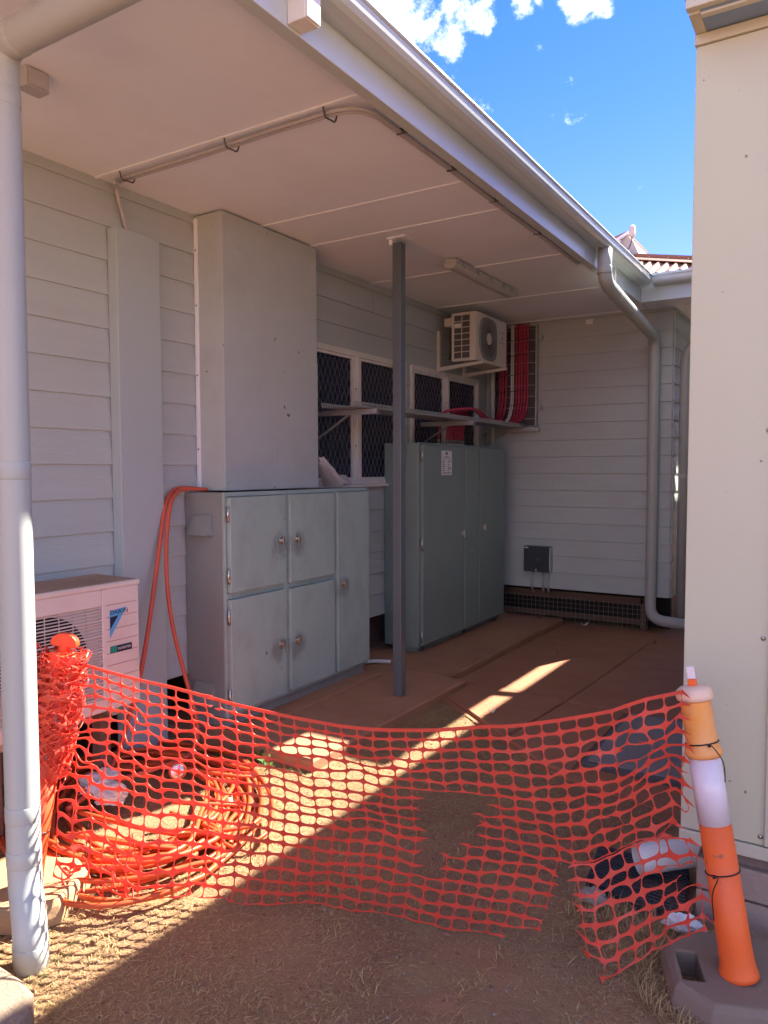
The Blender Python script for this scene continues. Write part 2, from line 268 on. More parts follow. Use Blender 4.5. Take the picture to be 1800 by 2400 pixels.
# ------------------------------------------------------------------ mesh helpers
ORG = {}
class MB:
    def __init__(s): s.v = []; s.f = []; s.sm = []
    def add(s, vs, fs, smooth=False):
        o = len(s.v); s.v += [tuple(v) for v in vs]
        for f in fs: s.f.append([i + o for i in f]); s.sm.append(smooth)
        return s
    def box(s, x0, x1, y0, y1, z0, z1):
        vs = [(x, y, z) for z in (z0, z1) for y in (y0, y1) for x in (x0, x1)]
        return s.add(vs, [(0, 2, 3, 1), (4, 5, 7, 6), (0, 1, 5, 4), (2, 6, 7, 3), (0, 4, 6, 2), (1, 3, 7, 5)])
    def hexa(s, bottom, top):
        return s.add(list(bottom) + list(top), [(3, 2, 1, 0), (4, 5, 6, 7), (0, 1, 5, 4), (1, 2, 6, 5), (2, 3, 7, 6), (3, 0, 4, 7)])
    def poly(s, pts, z0, z1, chamfer=0.0):
        n = len(pts); c = Vector((sum(p[0] for p in pts)/n, sum(p[1] for p in pts)/n))
        rings = [(0, z0), (0, z1 - chamfer)] + ([(chamfer, z1)] if chamfer else [])
        if not chamfer: rings = [(0, z0), (0, z1)]
        vs = []
        for ins, z in rings:
            for p in pts:
                d = (c - Vector(p[:2])); d = d.normalized() * ins * 1.3 if ins else Vector((0, 0))
                vs.append((p[0] + d.x, p[1] + d.y, z))
        fs = [tuple(range(n - 1, -1, -1)), tuple((len(rings) - 1) * n + i for i in range(n))]
        for k in range(len(rings) - 1):
            for i in range(n): fs.append((k*n + i, k*n + (i+1) % n, (k+1)*n + (i+1) % n, (k+1)*n + i))
        return s.add(vs, fs)
    def extr(s, prof, axis, a, b):
        """closed profile (list of 2-tuples) extruded along axis 'x' or 'y' from a to b; profile is (other horizontal, z)"""
        n = len(prof)
        def P(p, t): return (t, p[0], p[1]) if axis == 'x' else (p[0], t, p[1])
        vs = [P(p, a) for p in prof] + [P(p, b) for p in prof]
        fs = [tuple(range(n)), tuple(range(2*n - 1, n - 1, -1))]
        for i in range(n): fs.append((i, n + i, n + (i+1) % n, (i+1) % n))
        return s.add(vs, fs)
    def tube(s, path, r, n=10, caps=True):
        P = [Vector(p) for p in path]; k = len(P)
        rs = r if isinstance(r, (list, tuple)) else [r] * k
        t0 = (P[1] - P[0]).normalized(); up = Vector((0, 0, 1)) if abs(t0.z) < 0.9 else Vector((1, 0, 0))
        nx = t0.cross(up).normalized(); vs = []
        for i in range(k):
            t = (P[min(i+1, k-1)] - P[max(i-1, 0)])
            t = t.normalized() if t.length > 1e-9 else t0
            nx = (nx - t * nx.dot(t)); nx = nx.normalized() if nx.length > 1e-6 else t.orthogonal().normalized()
            ny = t.cross(nx)
            for j in range(n):
                a = 2*math.pi*j/n; vs.append(P[i] + (nx*math.cos(a) + ny*math.sin(a)) * rs[i])
        fs = [(i*n + j, i*n + (j+1) % n, (i+1)*n + (j+1) % n, (i+1)*n + j) for i in range(k-1) for j in range(n)]
        s.add(vs, fs, True)
        if caps:
            o = len(s.v) - len(vs)
            s.f.append([o + j for j in range(n - 1, -1, -1)]); s.sm.append(False)
            s.f.append([o + (k-1)*n + j for j in range(n)]); s.sm.append(False)
        return s
    def lathe(s, prof, org, axis=(0, 0, 1), n=24):
        """prof: list of (radius, height along axis)"""
        org = Vector(org); a = Vector(axis).normalized(); u = a.orthogonal().normalized(); w = a.cross(u); vs = []
        for r, h in prof:
            for j in range(n):
                t = 2*math.pi*j/n; vs.append(org + a*h + (u*math.cos(t) + w*math.sin(t)) * r)
        k = len(prof)
        fs = [(i*n + j, i*n + (j+1) % n, (i+1)*n + (j+1) % n, (i+1)*n + j) for i in range(k-1) for j in range(n)]
        s.add(vs, fs, True); o = len(s.v) - len(vs)
        if prof[0][0] > 1e-4: s.f.append([o + j for j in range(n-1, -1, -1)]); s.sm.append(False)
        if prof[-1][0] > 1e-4: s.f.append([o + (k-1)*n + j for j in range(n)]); s.sm.append(False)
        return s
    def bar(s, p0, p1, w, h, up=(0, 0, 1)):
        p0, p1 = Vector(p0), Vector(p1); t = (p1 - p0).normalized(); up = Vector(up)
        a = t.cross(up).normalized(); b = a.cross(t).normalized()
        q = [p0 - a*w/2 - b*h/2, p0 + a*w/2 - b*h/2, p0 + a*w/2 + b*h/2, p0 - a*w/2 + b*h/2]
        return s.hexa(q, [v + (p1 - p0) for v in q])
    def build(s, name, mat, parent=None, bevel=0.0, smooth_angle=None):
        off = ORG.get(parent, Vector((0, 0, 0)))
        me = bpy.data.meshes.new(name)
        me.from_pydata([tuple(Vector(v) - off) for v in s.v], [], s.f)
        me.polygons.foreach_set('use_smooth', s.sm); me.update()
        o = bpy.data.objects.new(name, me); COL.objects.link(o)
        me.materials.append(M[mat] if isinstance(mat, str) else mat)
        ORG[o] = off
        if parent is not None: o.parent = parent
        if bevel:
            b = o.modifiers.new('bevel', 'BEVEL'); b.width = bevel; b.segments = 2; b.limit_method = 'ANGLE'; b.angle_limit = math.radians(40)
        return o
def tag(o, label, cat, group=None):
    o['label'] = label; o['category'] = cat
    if group: o['group'] = group
    return o
def thing(name, label, cat, loc, group=None):
    o = bpy.data.objects.new(name, None); COL.objects.link(o); o.location = loc; o.empty_display_size = 0.1
    ORG[o] = Vector(loc)
    return tag(o, label, cat, group)
def solo(mb, name, mat, label, cat, group=None, bevel=0.0):
    return tag(mb.build(name, mat, None, bevel), label, cat, group)
def structure(o): o['kind'] = 'structure'; return o
def stuff(o): o['kind'] = 'stuff'; return o
def smoothpath(pts, n=8):
    P = [Vector(p) for p in pts]; out = []
    for i in range(len(P) - 1):
        p0 = P[max(i-1, 0)]; p1 = P[i]; p2 = P[i+1]; p3 = P[min(i+2, len(P)-1)]
        for k in range(n):
            t = k / n
            out.append(0.5*((2*p1) + (p2-p0)*t + (2*p0 - 5*p1 + 4*p2 - p3)*t*t + (3*p1 - p0 - 3*p2 + p3)*t**3))
    out.append(P[-1]); return out
def bend(pts, r, n=7):
    """polyline with each inner corner rounded at radius-like distance r"""
    P = [Vector(p) for p in pts]; out = [P[0]]
    for i in range(1, len(P) - 1):
        a = P[i] + (P[i-1] - P[i]).normalized() * min(r, (P[i-1]-P[i]).length*0.49)
        b = P[i] + (P[i+1] - P[i]).normalized() * min(r, (P[i+1]-P[i]).length*0.49)
        for k in range(n + 1):
            t = k / n; out.append(a*(1-t)**2 + P[i]*2*t*(1-t) + b*t*t)
    out.append(P[-1]); return out
def text_mb(txt, size, org, right, up, lift=0.0):
    """flat lettering as mesh: origin at its left baseline"""
    cu = bpy.data.curves.new('lettering', 'FONT'); cu.body = txt; cu.size = size; cu.resolution_u = 2
    tmp = bpy.data.objects.new('tmp', cu); COL.objects.link(tmp)
    dg = bpy.context.evaluated_depsgraph_get(); me = bpy.data.meshes.new_from_object(tmp.evaluated_get(dg))
    org, right, up = Vector(org), Vector(right).normalized(), Vector(up).normalized(); nn = right.cross(up)
    mb = MB(); mb.add([org + right*v.co.x + up*v.co.y + nn*lift for v in me.vertices], [list(p.vertices) for p in me.polygons])
    bpy.data.objects.remove(tmp); bpy.data.meshes.remove(me); bpy.data.curves.remove(cu)
    return mb
def pn(x, y, z=0.0, s=1.0): return mnoise.noise(Vector((x*s, y*s, z*s)))

HS = 3.17          # soffit height
YB = 7.70          # face of the back wing wall
XB = 1.955         # its right-hand corner

# ================================================================== SETTING
# ------------------------------------------------------------------ ground
def make_ground():
    def axis(lo, hi, step, far):
        a = list(np.arange(lo, hi + 1e-6, step)); g = step; x = a[-1]; up = []
        while x < far: g *= 1.45; x += g; up.append(x)
        g = step; x = a[0]; dn = []
        while x > -far: g *= 1.45; x -= g; dn.append(x)
        return np.array(dn[::-1] + a + up)
    xs, ys = axis(-0.6, 4.4, 0.035, 600), axis(0.6, 8.4, 0.035, 600)
    vs = []
    for y in ys:
        for x in xs:
            z = -0.004
            if -1 < x < 5 and 0.3 < y < 9: z += 0.011*pn(x, y, 0, 2.2) + 0.006*pn(x, y, 3, 8) + 0.003*pn(x, y, 5, 25)
            vs.append((x, y, z))
    nx = len(xs)
    fs = [(j*nx + i, j*nx + i + 1, (j+1)*nx + i + 1, (j+1)*nx + i) for j in range(len(ys)-1) for i in range(nx-1)]
    mb = MB(); mb.add(vs, fs, True)
    return structure(mb.build('ground', 'ground'))
make_ground()

# ------------------------------------------------------------------ concrete slab under the cabinets
slab = structure(MB().poly([(-0.55, 3.165), (1.03, 3.185), (1.05, 5.03), (-0.55, 5.03)], -0.10, 0.061, 0.012).build('concrete_slab', 'slab', None))
structure(MB().poly([(-0.55, 5.036), (0.893, 5.036), (0.905, 7.68), (-0.55, 7.68)], -0.10, 0.058, 0.010).build('concrete_slab', 'slab', None))
MB().box(0.0, 0.46, 3.24, 4.80, 0.05, 0.085).build('cabinet_pad', 'slab', slab, 0.006)

# ------------------------------------------------------------------ dusty paving slabs beyond the soil wedge
pv = structure(MB().poly([(1.01, 4.70), (2.05, 3.86), (2.95, 3.60), (2.95, 7.75), (0.92, 7.75), (0.92, 5.06), (1.01, 5.05)], -0.08, 0.006).build('pavement', 'paving', None))
def paving(pts, z): MB().poly(pts, -0.02, z, 0.008).build('paving_slab', 'paving', pv)
paving([(1.055, 4.72), (1.72, 4.17), (1.80, 5.02), (1.07, 5.16)], 0.026)
paving([(1.735, 4.155), (2.05, 3.90), (2.22, 3.85), (2.22, 5.0), (1.815, 5.02)], 0.022)
paving([(0.93, 5.18), (1.80, 5.04), (1.86, 6.25), (0.93, 6.32)], 0.020)
paving([(1.815, 5.035), (2.93, 4.99), (2.93, 6.2), (1.875, 6.25)], 0.024)
paving([(0.93, 6.335), (1.86, 6.265), (1.9, 7.6), (0.93, 7.62)], 0.016)
paving([(1.875, 6.265), (2.93, 6.215), (2.93, 7.7), (1.915, 7.6)], 0.018)

# ================================================================== LEFT WEATHERBOARD BUILDING
bl = thing('weatherboard_building', 'grey weatherboard building with a deep white eave over the cabinets', 'building', (0, 3, 0))
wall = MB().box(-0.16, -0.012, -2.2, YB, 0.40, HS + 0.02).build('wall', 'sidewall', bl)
MB().box(-1.25, -1.20, -2.2, 8.4, -0.05, 0.44).build('underfloor_shade_sheet', 'dark', bl)  # near-black sheet; the shade under the floor put into colour
MB().box(-1.2, -0.02, -2.2, YB, 0.40, 0.42).build('underfloor_shade_top', 'dark', bl)  # flat near-black sheet closing the void; its shade is painted
for y in (0.4, 2.1, 3.9, 5.6, 7.2):
    MB().box(-0.28, -0.12, y - 0.08, y + 0.08, -0.05, 0.40).build('stump', 'timber', bl)
WINS = [(4.42, 5.90), (6.0, 7.45)]; WZ0, WZ1 = 1.505, 2.575
def board_x(name, parent, y0, y1, z, pitch, first=False):
    b = 0.019; t = 0.006; zt = z + pitch + 0.012
    prof = [(-0.012, z), (b, z), (b + 0.001, z + 0.003), (t, zt), (-0.012, zt)]
    MB().extr(prof, 'y', y0, y1).build(name, 'wall', parent)
PIT = 0.1826
for k in range(16):
    z = 0.375 + PIT*k; top = min(z + PIT, HS); pitch = top - z
    if pitch < 0.02: continue
    segs = [(-2.2, YB - 0.03)]
    if z < WZ1 - 0.01 and z + PIT > WZ0 + 0.01:
        segs = [(-2.2, 4.42), (5.90, 6.0), (7.45, YB - 0.03)]
        # the course that meets the sill or head is closed above and below by strips
    joints = {12: 5.30, 13: 5.74, 14: 5.38, 11: 6.1, 9: 1.2, 5: 1.9, 7: 0.8, 3: 0.4, 15: 6.9, 2: 4.1}
    out = []
    for a, b in segs:
        j = joints.get(k)
        if j and a < j < b: out += [(a, j - 0.0025), (j + 0.0025, b)]
        else: out.append((a, b))
    for a, b in out: board_x('weatherboard', wall, a, b, z, pitch)
for (y0, y1) in WINS:      # cut boards above the head and under the sill
    kb = int((WZ1 - 0.375) / PIT); zt = 0.375 + PIT*(kb + 1)
    board_x('weatherboard', wall, y0, y1, WZ1 + 0.002, zt - WZ1 - 0.002)
    ks = int((WZ0 - 0.375) / PIT); zb = 0.375 + PIT*ks
    MB().extr([(-0.012, zb), (0.019, zb), (0.010, WZ0 - 0.002), (-0.012, WZ0 - 0.002)], 'y', y0, y1).build('weatherboard', 'wall', wall)

def security_mesh(parent, y0, y1, z0, z1, x):
    mb = MB(); cw, ch = 0.062, 0.125; th = 0.0022
    ny = int((y1 - y0) / (cw/2)) + 2; nz = int((z1 - z0) / (ch/2)) + 2
    for i in range(-1, ny):
        for j in range(-1, nz):
            if (i + j) % 2: continue
            for s in (1, -1):
                a = Vector((x, y0 + i*cw/2, z0 + j*ch/2)); b = a + Vector((0, s*cw/2, ch/2))
                p, q = [], []
                # short crimp at each crossing, then the slanted strand
                pts = [a, a + Vector((0, s*cw*0.10, ch*0.04)), a + Vector((0, s*cw*0.30, ch*0.34)), b - Vector((0, s*cw*0.06, ch*0.10)), b]
                ok = all(y0 <= v.y <= y1 and z0 <= v.z <= z1 for v in pts)
                if not ok: continue
                for u, v in zip(pts[:-1], pts[1:]): mb.bar(u, v, th, 0.003, (1, 0, 0))
    return stuff(mb.build('security_mesh', 'secmesh', parent))
def window(y0, y1, sash_split, left_open=True):
    fw = 0.045
    mb = MB(); mb.box(-0.03, 0.034, y0, y1, WZ1 - fw, WZ1).box(-0.03, 0.034, y0, y1, WZ0, WZ0 + 0.035)
    mb.box(-0.03, 0.034, y0, y0 + fw, WZ0 + 0.035, WZ1 - fw).box(-0.03, 0.034, y1 - fw, y1, WZ0 + 0.035, WZ1 - fw)
    mb.box(-0.03, 0.030, sash_split - 0.035, sash_split + 0.05, WZ0 + 0.035, WZ1 - fw)
    w = mb.build('window', 'frame', bl, 0.003)
    MB().box(-0.02, 0.065, y0 - 0.02, y1 + 0.02, WZ0 - 0.022, WZ0 - 0.001).build('sill', 'frame', w, 0.003)
    MB().box(0.0301, 0.044, sash_split - 0.012, sash_split + 0.028, WZ0 + 0.037, WZ1 - fw - 0.002).build('mullion', 'frame', w, 0.003)
    for a, b in ((y0 + fw, sash_split - 0.035), (sash_split + 0.05, y1 - fw)):
        z0, z1 = WZ0 + 0.035, WZ1 - fw
        s = 0.022
        m2 = MB(); m2.box(0.0, 0.024, a, b, z0, z0 + s).box(0.0, 0.024, a, b, z1 - s, z1).box(0.0, 0.024, a, a + s, z0 + s, z1 - s).box(0.0, 0.024, b - s, b, z0 + s, z1 - s)
        m2.build('sash', 'frame', w, 0.002)
        MB().box(-0.012, -0.004, a + s, b - s, z0 + s, z1 - s).build('pane', 'glass', w)
        security_mesh(w, a + s, b - s, z0 + s, z1 - s, 0.014)
        for zz in (0.28, 0.74):
            MB().lathe([(0.007, 0), (0.006, 0.004), (0.0, 0.006)], (0.031, a - 0.014 if a > y0 + 0.2 else b + 0.01, z0 + (z1 - z0)*zz), (1, 0, 0), 8).build('screw_cap', 'dark', w)
    return w
window(4.42, 5.90, 5.115); window(6.0, 7.45, 6.70)

# eave: soffit panels with cover strips, fascia, gutter, roof
soff = MB().box(-0.012, 1.73, -2.2, YB, HS + 0.006, HS + 0.03).build('soffit', 'soffit', bl)
JO = [-2.2, -0.6, 0.5, 1.6, 2.675, 3.755, 4.258, 5.365, 6.50, 7.60, YB]
JO = [-2.2, 0.45, 2.675, 3.755, 4.258, 5.365, 6.50, 7.595, YB]
for a, b in zip(JO[:-1], JO[1:]):
    MB().box(-0.012, 1.726, a + 0.002, b - 0.002, HS, HS + 0.0058).build('soffit_panel', 'soffit', soff)
for y in JO[1:-1]:
    MB().box(0.0, 1.724, y - 0.012, y + 0.012, HS - 0.007, HS - 0.0005).build('cover_strip', 'strip', soff, 0.0015)
XF = 1.78; ZF = 3.125
MB().extr([(1.724, ZF), (XF, ZF), (XF, 3.31), (1.724, 3.31)], 'y', -2.2, 7.0995).build('fascia', 'gutter', bl, 0.003)
def gutter_profile(sign=1, base=0.0):
    # quad gutter: flat sole, rolled belly, bead and lip; (out, z)
    outer = [(0.0, 3.252), (0.055, 3.250), (0.085, 3.253), (0.105, 3.264), (0.117, 3.281), (0.121, 3.300), (0.122, 3.312), (0.128, 3.316), (0.131, 3.323), (0.128, 3.331), (0.120, 3.334), (0.112, 3.345)]
    inner = [(p[0] - 0.004, p[1] + 0.004) for p in outer[::-1]][1:]
    inner = [(0.104, 3.345)] + [(max(0.0, a - 0.003), b + 0.003) for a, b in outer[-4::-1]]
    return [(base + sign*a, b) for a, b in outer + inner]
MB().extr(gutter_profile(1, XF + 0.001), 'y', -2.2, 6.98).build('gutter', 'gutter', bl)
rf = MB()
def slope_roof(y0, y1):
    n = 0; vs = []; fs = []
    xs0, xs1 = 1.84, -3.4
    ny = int((y1 - y0) / 0.02)
    for i in range(ny + 1):
        y = y0 + (y1 - y0)*i/ny; w = 0.009*math.sin(2*math.pi*y/0.076)
        vs += [(xs0, y, 3.352 + w), (xs1, y, 3.352 + 0.40*(xs0 - xs1) + w)]
    fs = [(2*i, 2*i + 1, 2*i + 3, 2*i + 2) for i in range(ny)]
    rf.add(vs, fs, True)
slope_roof(-2.2, 7.2)
rf.build('roof', 'roof', bl)
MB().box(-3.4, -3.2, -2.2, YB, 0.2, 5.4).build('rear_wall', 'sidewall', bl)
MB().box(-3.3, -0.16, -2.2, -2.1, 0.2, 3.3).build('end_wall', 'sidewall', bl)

# ================================================================== BACK WING
bw = thing('weatherboard_wing', 'grey weatherboard wing closing the far end, hip roofed in faded red sheeting', 'building', (1, 8, 0))
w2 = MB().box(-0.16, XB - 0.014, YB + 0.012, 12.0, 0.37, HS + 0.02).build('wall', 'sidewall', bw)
PB = 0.1736
for k in range(17):
    z = 0.366 + PB*k; top = min(z + PB, HS - 0.002)
    if top - z < 0.02: continue
    prof = lambda s: [(YB + 0.012, z), (YB - 0.019, z), (YB - 0.020, z + 0.003), (YB - 0.006, top + 0.010), (YB + 0.012, top + 0.010)]
    MB().extr(prof(0), 'x', 0.012, XB + 0.004 - 0.0006*k).build('weatherboard', 'wall', w2)
    MB().extr([(XB - 0.014, z), (XB + 0.019, z), (XB + 0.020, z + 0.003), (XB + 0.006, top + 0.010), (XB - 0.014, top + 0.010)], 'y', YB + 0.013, 12.0).build('weatherboard', 'wall', w2)
# under-floor: black sheet painting the shade, bearers and wire mesh panel
MB().box(-0.3, XB - 0.05, YB + 0.35, YB + 0.40, -0.05, 0.40).build('underfloor_shade_sheet', 'dark', bw)
MB().box(-0.2, 1.69, YB + 0.10, YB + 0.16, 0.245, 0.325).build('bearer', 'timber', bw, 0.004)
MB().box(-0.2, 1.72, YB + 0.105, YB + 0.15, 0.055, 0.105).build('bearer', 'timber', bw, 0.004)
MB().box(1.66, 1.72, YB + 0.10, YB + 0.17, -0.05, 0.325).build('stump', 'timber', bw, 0.004)
mb = MB()
for i in range(36):
    x = 0.02 + i*0.049; mb.bar((x, YB + 0.090 + 0.002*math.sin(i), -0.02), (x, YB + 0.090, 0.275), 0.003, 0.003, (0, 1, 0))
for j in range(6):
    z = 0.01 + j*0.049; mb.bar((0.0, YB + 0.087, z), (1.76, YB + 0.087, z), 0.003, 0.003)
stuff(mb.build('wire_mesh', 'wire', bw))
# eave of the wing
YF = 7.10; XR = 2.50
MB().box(0.0, XR - 0.06, YB + 0.002, 12.0, HS + 0.002, HS + 0.02).build('soffit', 'soffit', bw)
MB().box(1.7305, XR - 0.06, YF + 0.03, YB, HS + 0.002, HS + 0.02).build('soffit', 'soffit', bw)
MB().extr([(YF, ZF), (YF + 0.03, ZF), (YF + 0.03, 3.31), (YF, 3.31)], 'x', 1.782, XR - 0.001).build('fascia', 'gutter', bw, 0.003)
MB().extr([(XR - 0.03, ZF), (XR, ZF), (XR, 3.31), (XR - 0.03, 3.31)], 'y', YF + 0.031, 12.0).build('fascia', 'gutter', bw, 0.003)
MB().box(1.79, XR - 0.04, YF + 0.031, YF + 0.06, ZF + 0.005, HS).build('eave_bead', 'strip', bw)
MB().extr(gutter_profile(-1, YF - 0.001), 'x', XF + 0.122, XR + 0.12).build('gutter', 'gutter', bw)
MB().extr(gutter_profile(1, XR + 0.001), 'y', YF - 0.12, 12.0).build('gutter', 'gutter', bw)
MB().bar((XF + 0.118, YF - 0.125, 3.345), (XF + 0.004, YF - 0.004, 3.249), 0.006, 0.1, (1, 1, 0)).build('mitre_seal', 'gutter', bw)
# hip roof: front slope and right slope, corrugated
mb = MB(); SL = 0.42; Y0, X1 = YF - 0.06, XR + 0.06
cols = np.arange(-3.2, X1 + 0.001, 0.0125); top_y = lambda x: min(Y0 + (X1 - x), 11.5)
vs = []; fs = []
for x in cols:
    w = 0.012*math.sin(2*math.pi*x/0.1); yt = max(Y0 + 0.001, top_y(x))
    vs += [(x, Y0, 3.352 + w), (x, yt, 3.352 + SL*(yt - Y0) + w)]
fs = [(2*i, 2*i + 2, 2*i + 3, 2*i + 1) for i in range(len(cols) - 1)]
mb.add(vs, fs, True); mb.build('roof', 'roof', bw)
mb = MB(); vs = []
rows = np.arange(Y0, 12.6, 0.0125)
for y in rows:
    w = 0.012*math.sin(2*math.pi*y/0.1); xt = X1 - min(y - Y0, 4.5)
    vs += [(X1, y, 3.352 + w), (xt, y, 3.352 + SL*(X1 - xt) + w)]
mb.add(vs, [(2*i, 2*i + 1, 2*i + 3, 2*i + 2) for i in range(len(rows) - 1)], True); mb.build('roof', 'roof', bw)
mb = MB(); h0 = Vector((X1, Y0, 3.365)); h1 = Vector((X1 - 4.4, Y0 + 4.4, 3.365 + SL*4.4)); t = (h1 - h0).normalized()
for s in (1, -1):
    side = Vector((s, s, 0)).normalized() if s == 1 else Vector((-1, -1, 0)).normalized()
    dr = Vector((0, 0, -0.035))
    mb.hexa([h0, h1, h1 + side*0.13 + dr, h0 + side*0.13 + dr], [v + Vector((0, 0, 0.006)) for v in (h0, h1, h1 + side*0.13 + dr, h0 + side*0.13 + dr)])
mb.tube([h0 + Vector((0, 0, 0.004)), h1 + Vector((0, 0, 0.004))], 0.028, 10)
mb.build('ridge_cap', 'roof', bw)
mb = MB()
for i in range(12):
    p = h0 + (h1 - h0)*(0.03 + 0.05*i); q = p + Vector((-0.07, -0.07, -0.006)); mb.lathe([(0.008, 0), (0.006, 0.008), (0, 0.010)], q, (0, 0, 1), 6)
stuff(mb.build('roof_screws', 'roof', bw))

# louvred gable upstand and small lamp on the roof
gv = thing('roof_gable', 'small pale gable upstand poking up behind the gutter corner', 'gable', (1.36, 8.1, 3.6))
MB().add([(1.20, 8.1, 3.55), (1.60, 8.1, 3.55), (1.525, 8.1, 3.82), (1.458, 8.1, 3.975), (1.405, 8.1, 4.045), (1.325, 8.1, 4.012), (1.20, 8.1, 3.94)], [(0, 1, 2, 3, 4, 5, 6)]).add(
    [(1.20, 8.9, 3.55), (1.60, 8.9, 3.55), (1.525, 8.9, 3.82), (1.458, 8.9, 3.975), (1.405, 8.9, 4.045), (1.325, 8.9, 4.012), (1.20, 8.9, 3.94)], [(6, 5, 4, 3, 2, 1, 0)]).add(
    [(1.60, 8.1, 3.55), (1.60, 8.9, 3.55), (1.525, 8.9, 3.82), (1.525, 8.1, 3.82), (1.458, 8.1, 3.975), (1.458, 8.9, 3.975), (1.405, 8.1, 4.045), (1.405, 8.9, 4.045)],
    [(0, 1, 2, 3), (3, 2, 5, 4), (4, 5, 7, 6)]).build('gable_wall', 'roofgrey', gv)
MB().hexa([(0.9, 8.06, 3.90), (1.41, 8.06, 4.052), (1.41, 8.95, 4.052), (0.9, 8.95, 3.90)], [(0.9, 8.06, 3.92), (1.41, 8.06, 4.075), (1.41, 8.95, 4.075), (0.9, 8.95, 3.92)]).build('roof', 'roof', gv)
MB().bar((1.24, 8.045, 3.965), (1.42, 8.045, 4.05), 0.012, 0.03).bar((1.25, 8.045, 3.93), (1.345, 8.045, 3.982), 0.012, 0.02).build('barge_trim', 'strip', gv)
MB().extr([(1.36, 3.60), (1.50, 3.60), (1.475, 3.80), (1.43, 3.868), (1.395, 3.872), (1.36, 3.83)], 'y', 7.98, 8.09).build('flashing', 'roof', gv, 0.006)
lp = thing('roof_lamp', 'small oval floodlight on a bent arm above the sheeted hip', 'lamp', (1.40, 7.9, 3.7))
MB().tube(smoothpath([(1.40, 7.97, 3.82), (1.44, 7.95, 3.845), (1.478, 7.93, 3.90), (1.487, 7.93, 3.97)], 6), 0.006, 8).build('arm', 'dgrey', lp)
mb = MB(); ring = []
for k in range(20):
    a = 2*math.pi*k/20; sx = 0.030*math.copysign(abs(math.cos(a))**0.7, math.cos(a)); sz = 0.062*math.copysign(abs(math.sin(a))**0.8, math.sin(a)); ring.append((sx, sz))
for dy, sc_ in ((0.0, 0.85), (0.008, 1.0), (0.026, 1.0), (0.034, 0.8)):
    for sx, sz in ring: mb.v.append((1.492 + sx*sc_, 7.915 + dy, 4.022 + sz*sc_))
for k in range(3):
    for i in range(20): mb.f.append([k*20 + i, k*20 + (i+1) % 20, (k+1)*20 + (i+1) % 20, (k+1)*20 + i]); mb.sm.append(True)
mb.f.append(list(range(20))); mb.sm.append(False); mb.f.append(list(range(79, 59, -1))); mb.sm.append(False)
mb.build('lamp_head', 'lampshade', lp)

# ================================================================== RIGHT CREAM BUILDING
YR = 2.82; XL = 2.963
br = thing('cream_building', 'cream panelled building with blue lined eave filling the right edge', 'building', (4.5, 3, 0))
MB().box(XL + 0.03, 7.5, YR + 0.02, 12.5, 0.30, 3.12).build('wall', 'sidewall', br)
MB().box(XL, 3.256, YR, YR + 0.02, 0.335, 3.055).build('wall_panel', 'cream', br, 0.003)
MB().box(3.260, 4.5, YR, YR + 0.02, 0.335, 3.055).build('wall_panel', 'cream', br, 0.003)
MB().box(4.504, 7.5, YR, YR + 0.02, 0.335, 3.055).build('wall_panel', 'cream', br, 0.003)
MB().box(3.234, 3.284, YR - 0.012, YR - 0.001, 0.338, 3.052).build('cover_strip', 'creamtrim', br, 0.003)
MB().box(XL, XL + 0.03, YR + 0.021, 12.5, 0.30, 3.055).build('wall_panel', 'cream', br)
MB().box(XL - 0.004, 7.5, YR - 0.006, YR + 0.03, 0.285, 0.330).build('base_trim', 'creamtrim', br, 0.003)
MB().box(XL - 0.004, 7.5, YR - 0.010, YR + 0.03, 3.057, 3.092).build('head_trim', 'creamtrim', br, 0.003)
for p in [(3.222, 0.365), (3.215, 1.05), (3.215, 1.75), (3.21, 2.45)]:
    MB().lathe([(0.008, 0), (0.008, 0.0015), (0.0045, 0.002), (0.004, 0.004), (0.0, 0.005)], (p[0], YR - 0.0005, p[1]), (0, -1, 0), 12).build('screw', 'steel', br)
# eave
YE = 2.655
MB().box(XL + 0.035, 7.5, YE + 0.03, YR + 0.03, 3.094, 3.11).build('eave_lining', 'bluesoffit', br)
MB().box(XL - 0.002, XL + 0.034, YE + 0.03, 12.5, 3.093, 3.13).build('eave_beam', 'creamtrim', br, 0.003)
MB().box(XL + 0.035, 7.5, YE + 0.031, YE + 0.055, 3.086, 3.0935).build('eave_bead', 'creamtrim', br)
MB().box(XL - 0.006, 7.5, YE, YE + 0.0295, 3.10, 3.60).build('fascia', 'creamtrim', br, 0.003)
MB().box(XL - 0.03, XL - 0.0065, YE, 12.5, 3.19, 3.60).build('fascia', 'creamtrim', br, 0.003)
MB().hexa([(XL - 0.03, YE - 0.02, 3.601), (7.5, YE - 0.02, 3.601), (7.5, 12.5, 3.601), (XL - 0.03, 12.5, 3.601)],
          [(XL - 0.03, YE - 0.02, 3.775), (7.5, YE - 0.02, 3.775), (7.5, 12.5, 3.775), (XL - 0.03, 12.5, 3.775)]).build('roof', 'roofgrey', br)
# concrete block base
bb = MB().box(3.05, 7.4, YR + 0.05, 12.4, -0.05, 0.265).build('base_wall', 'mortar', br)
xb = 3.016
for row in range(2):
    x = xb - (0.0 if row == 0 else 0.0); z0 = -0.02 + row*0.138; first = 0.40 if row == 0 else 0.28
    i = 0
    while x < 5.2:
        L_ = first if i == 0 else 0.39
        MB().box(x, x + L_, YR + 0.018 + random.uniform(0, .004), YR + 0.15, z0, z0 + (0.130 if row == 0 else 0.112)).build('concrete_block', 'block', bb, 0.006)
        x += L_ + 0.010; i += 1
for j in range(6):
    MB().box(3.016, 3.06, YR + 0.16 + j*0.4, YR + 0.55 + j*0.4, -0.02, 0.24).build('concrete_block', 'block', bb, 0.006)
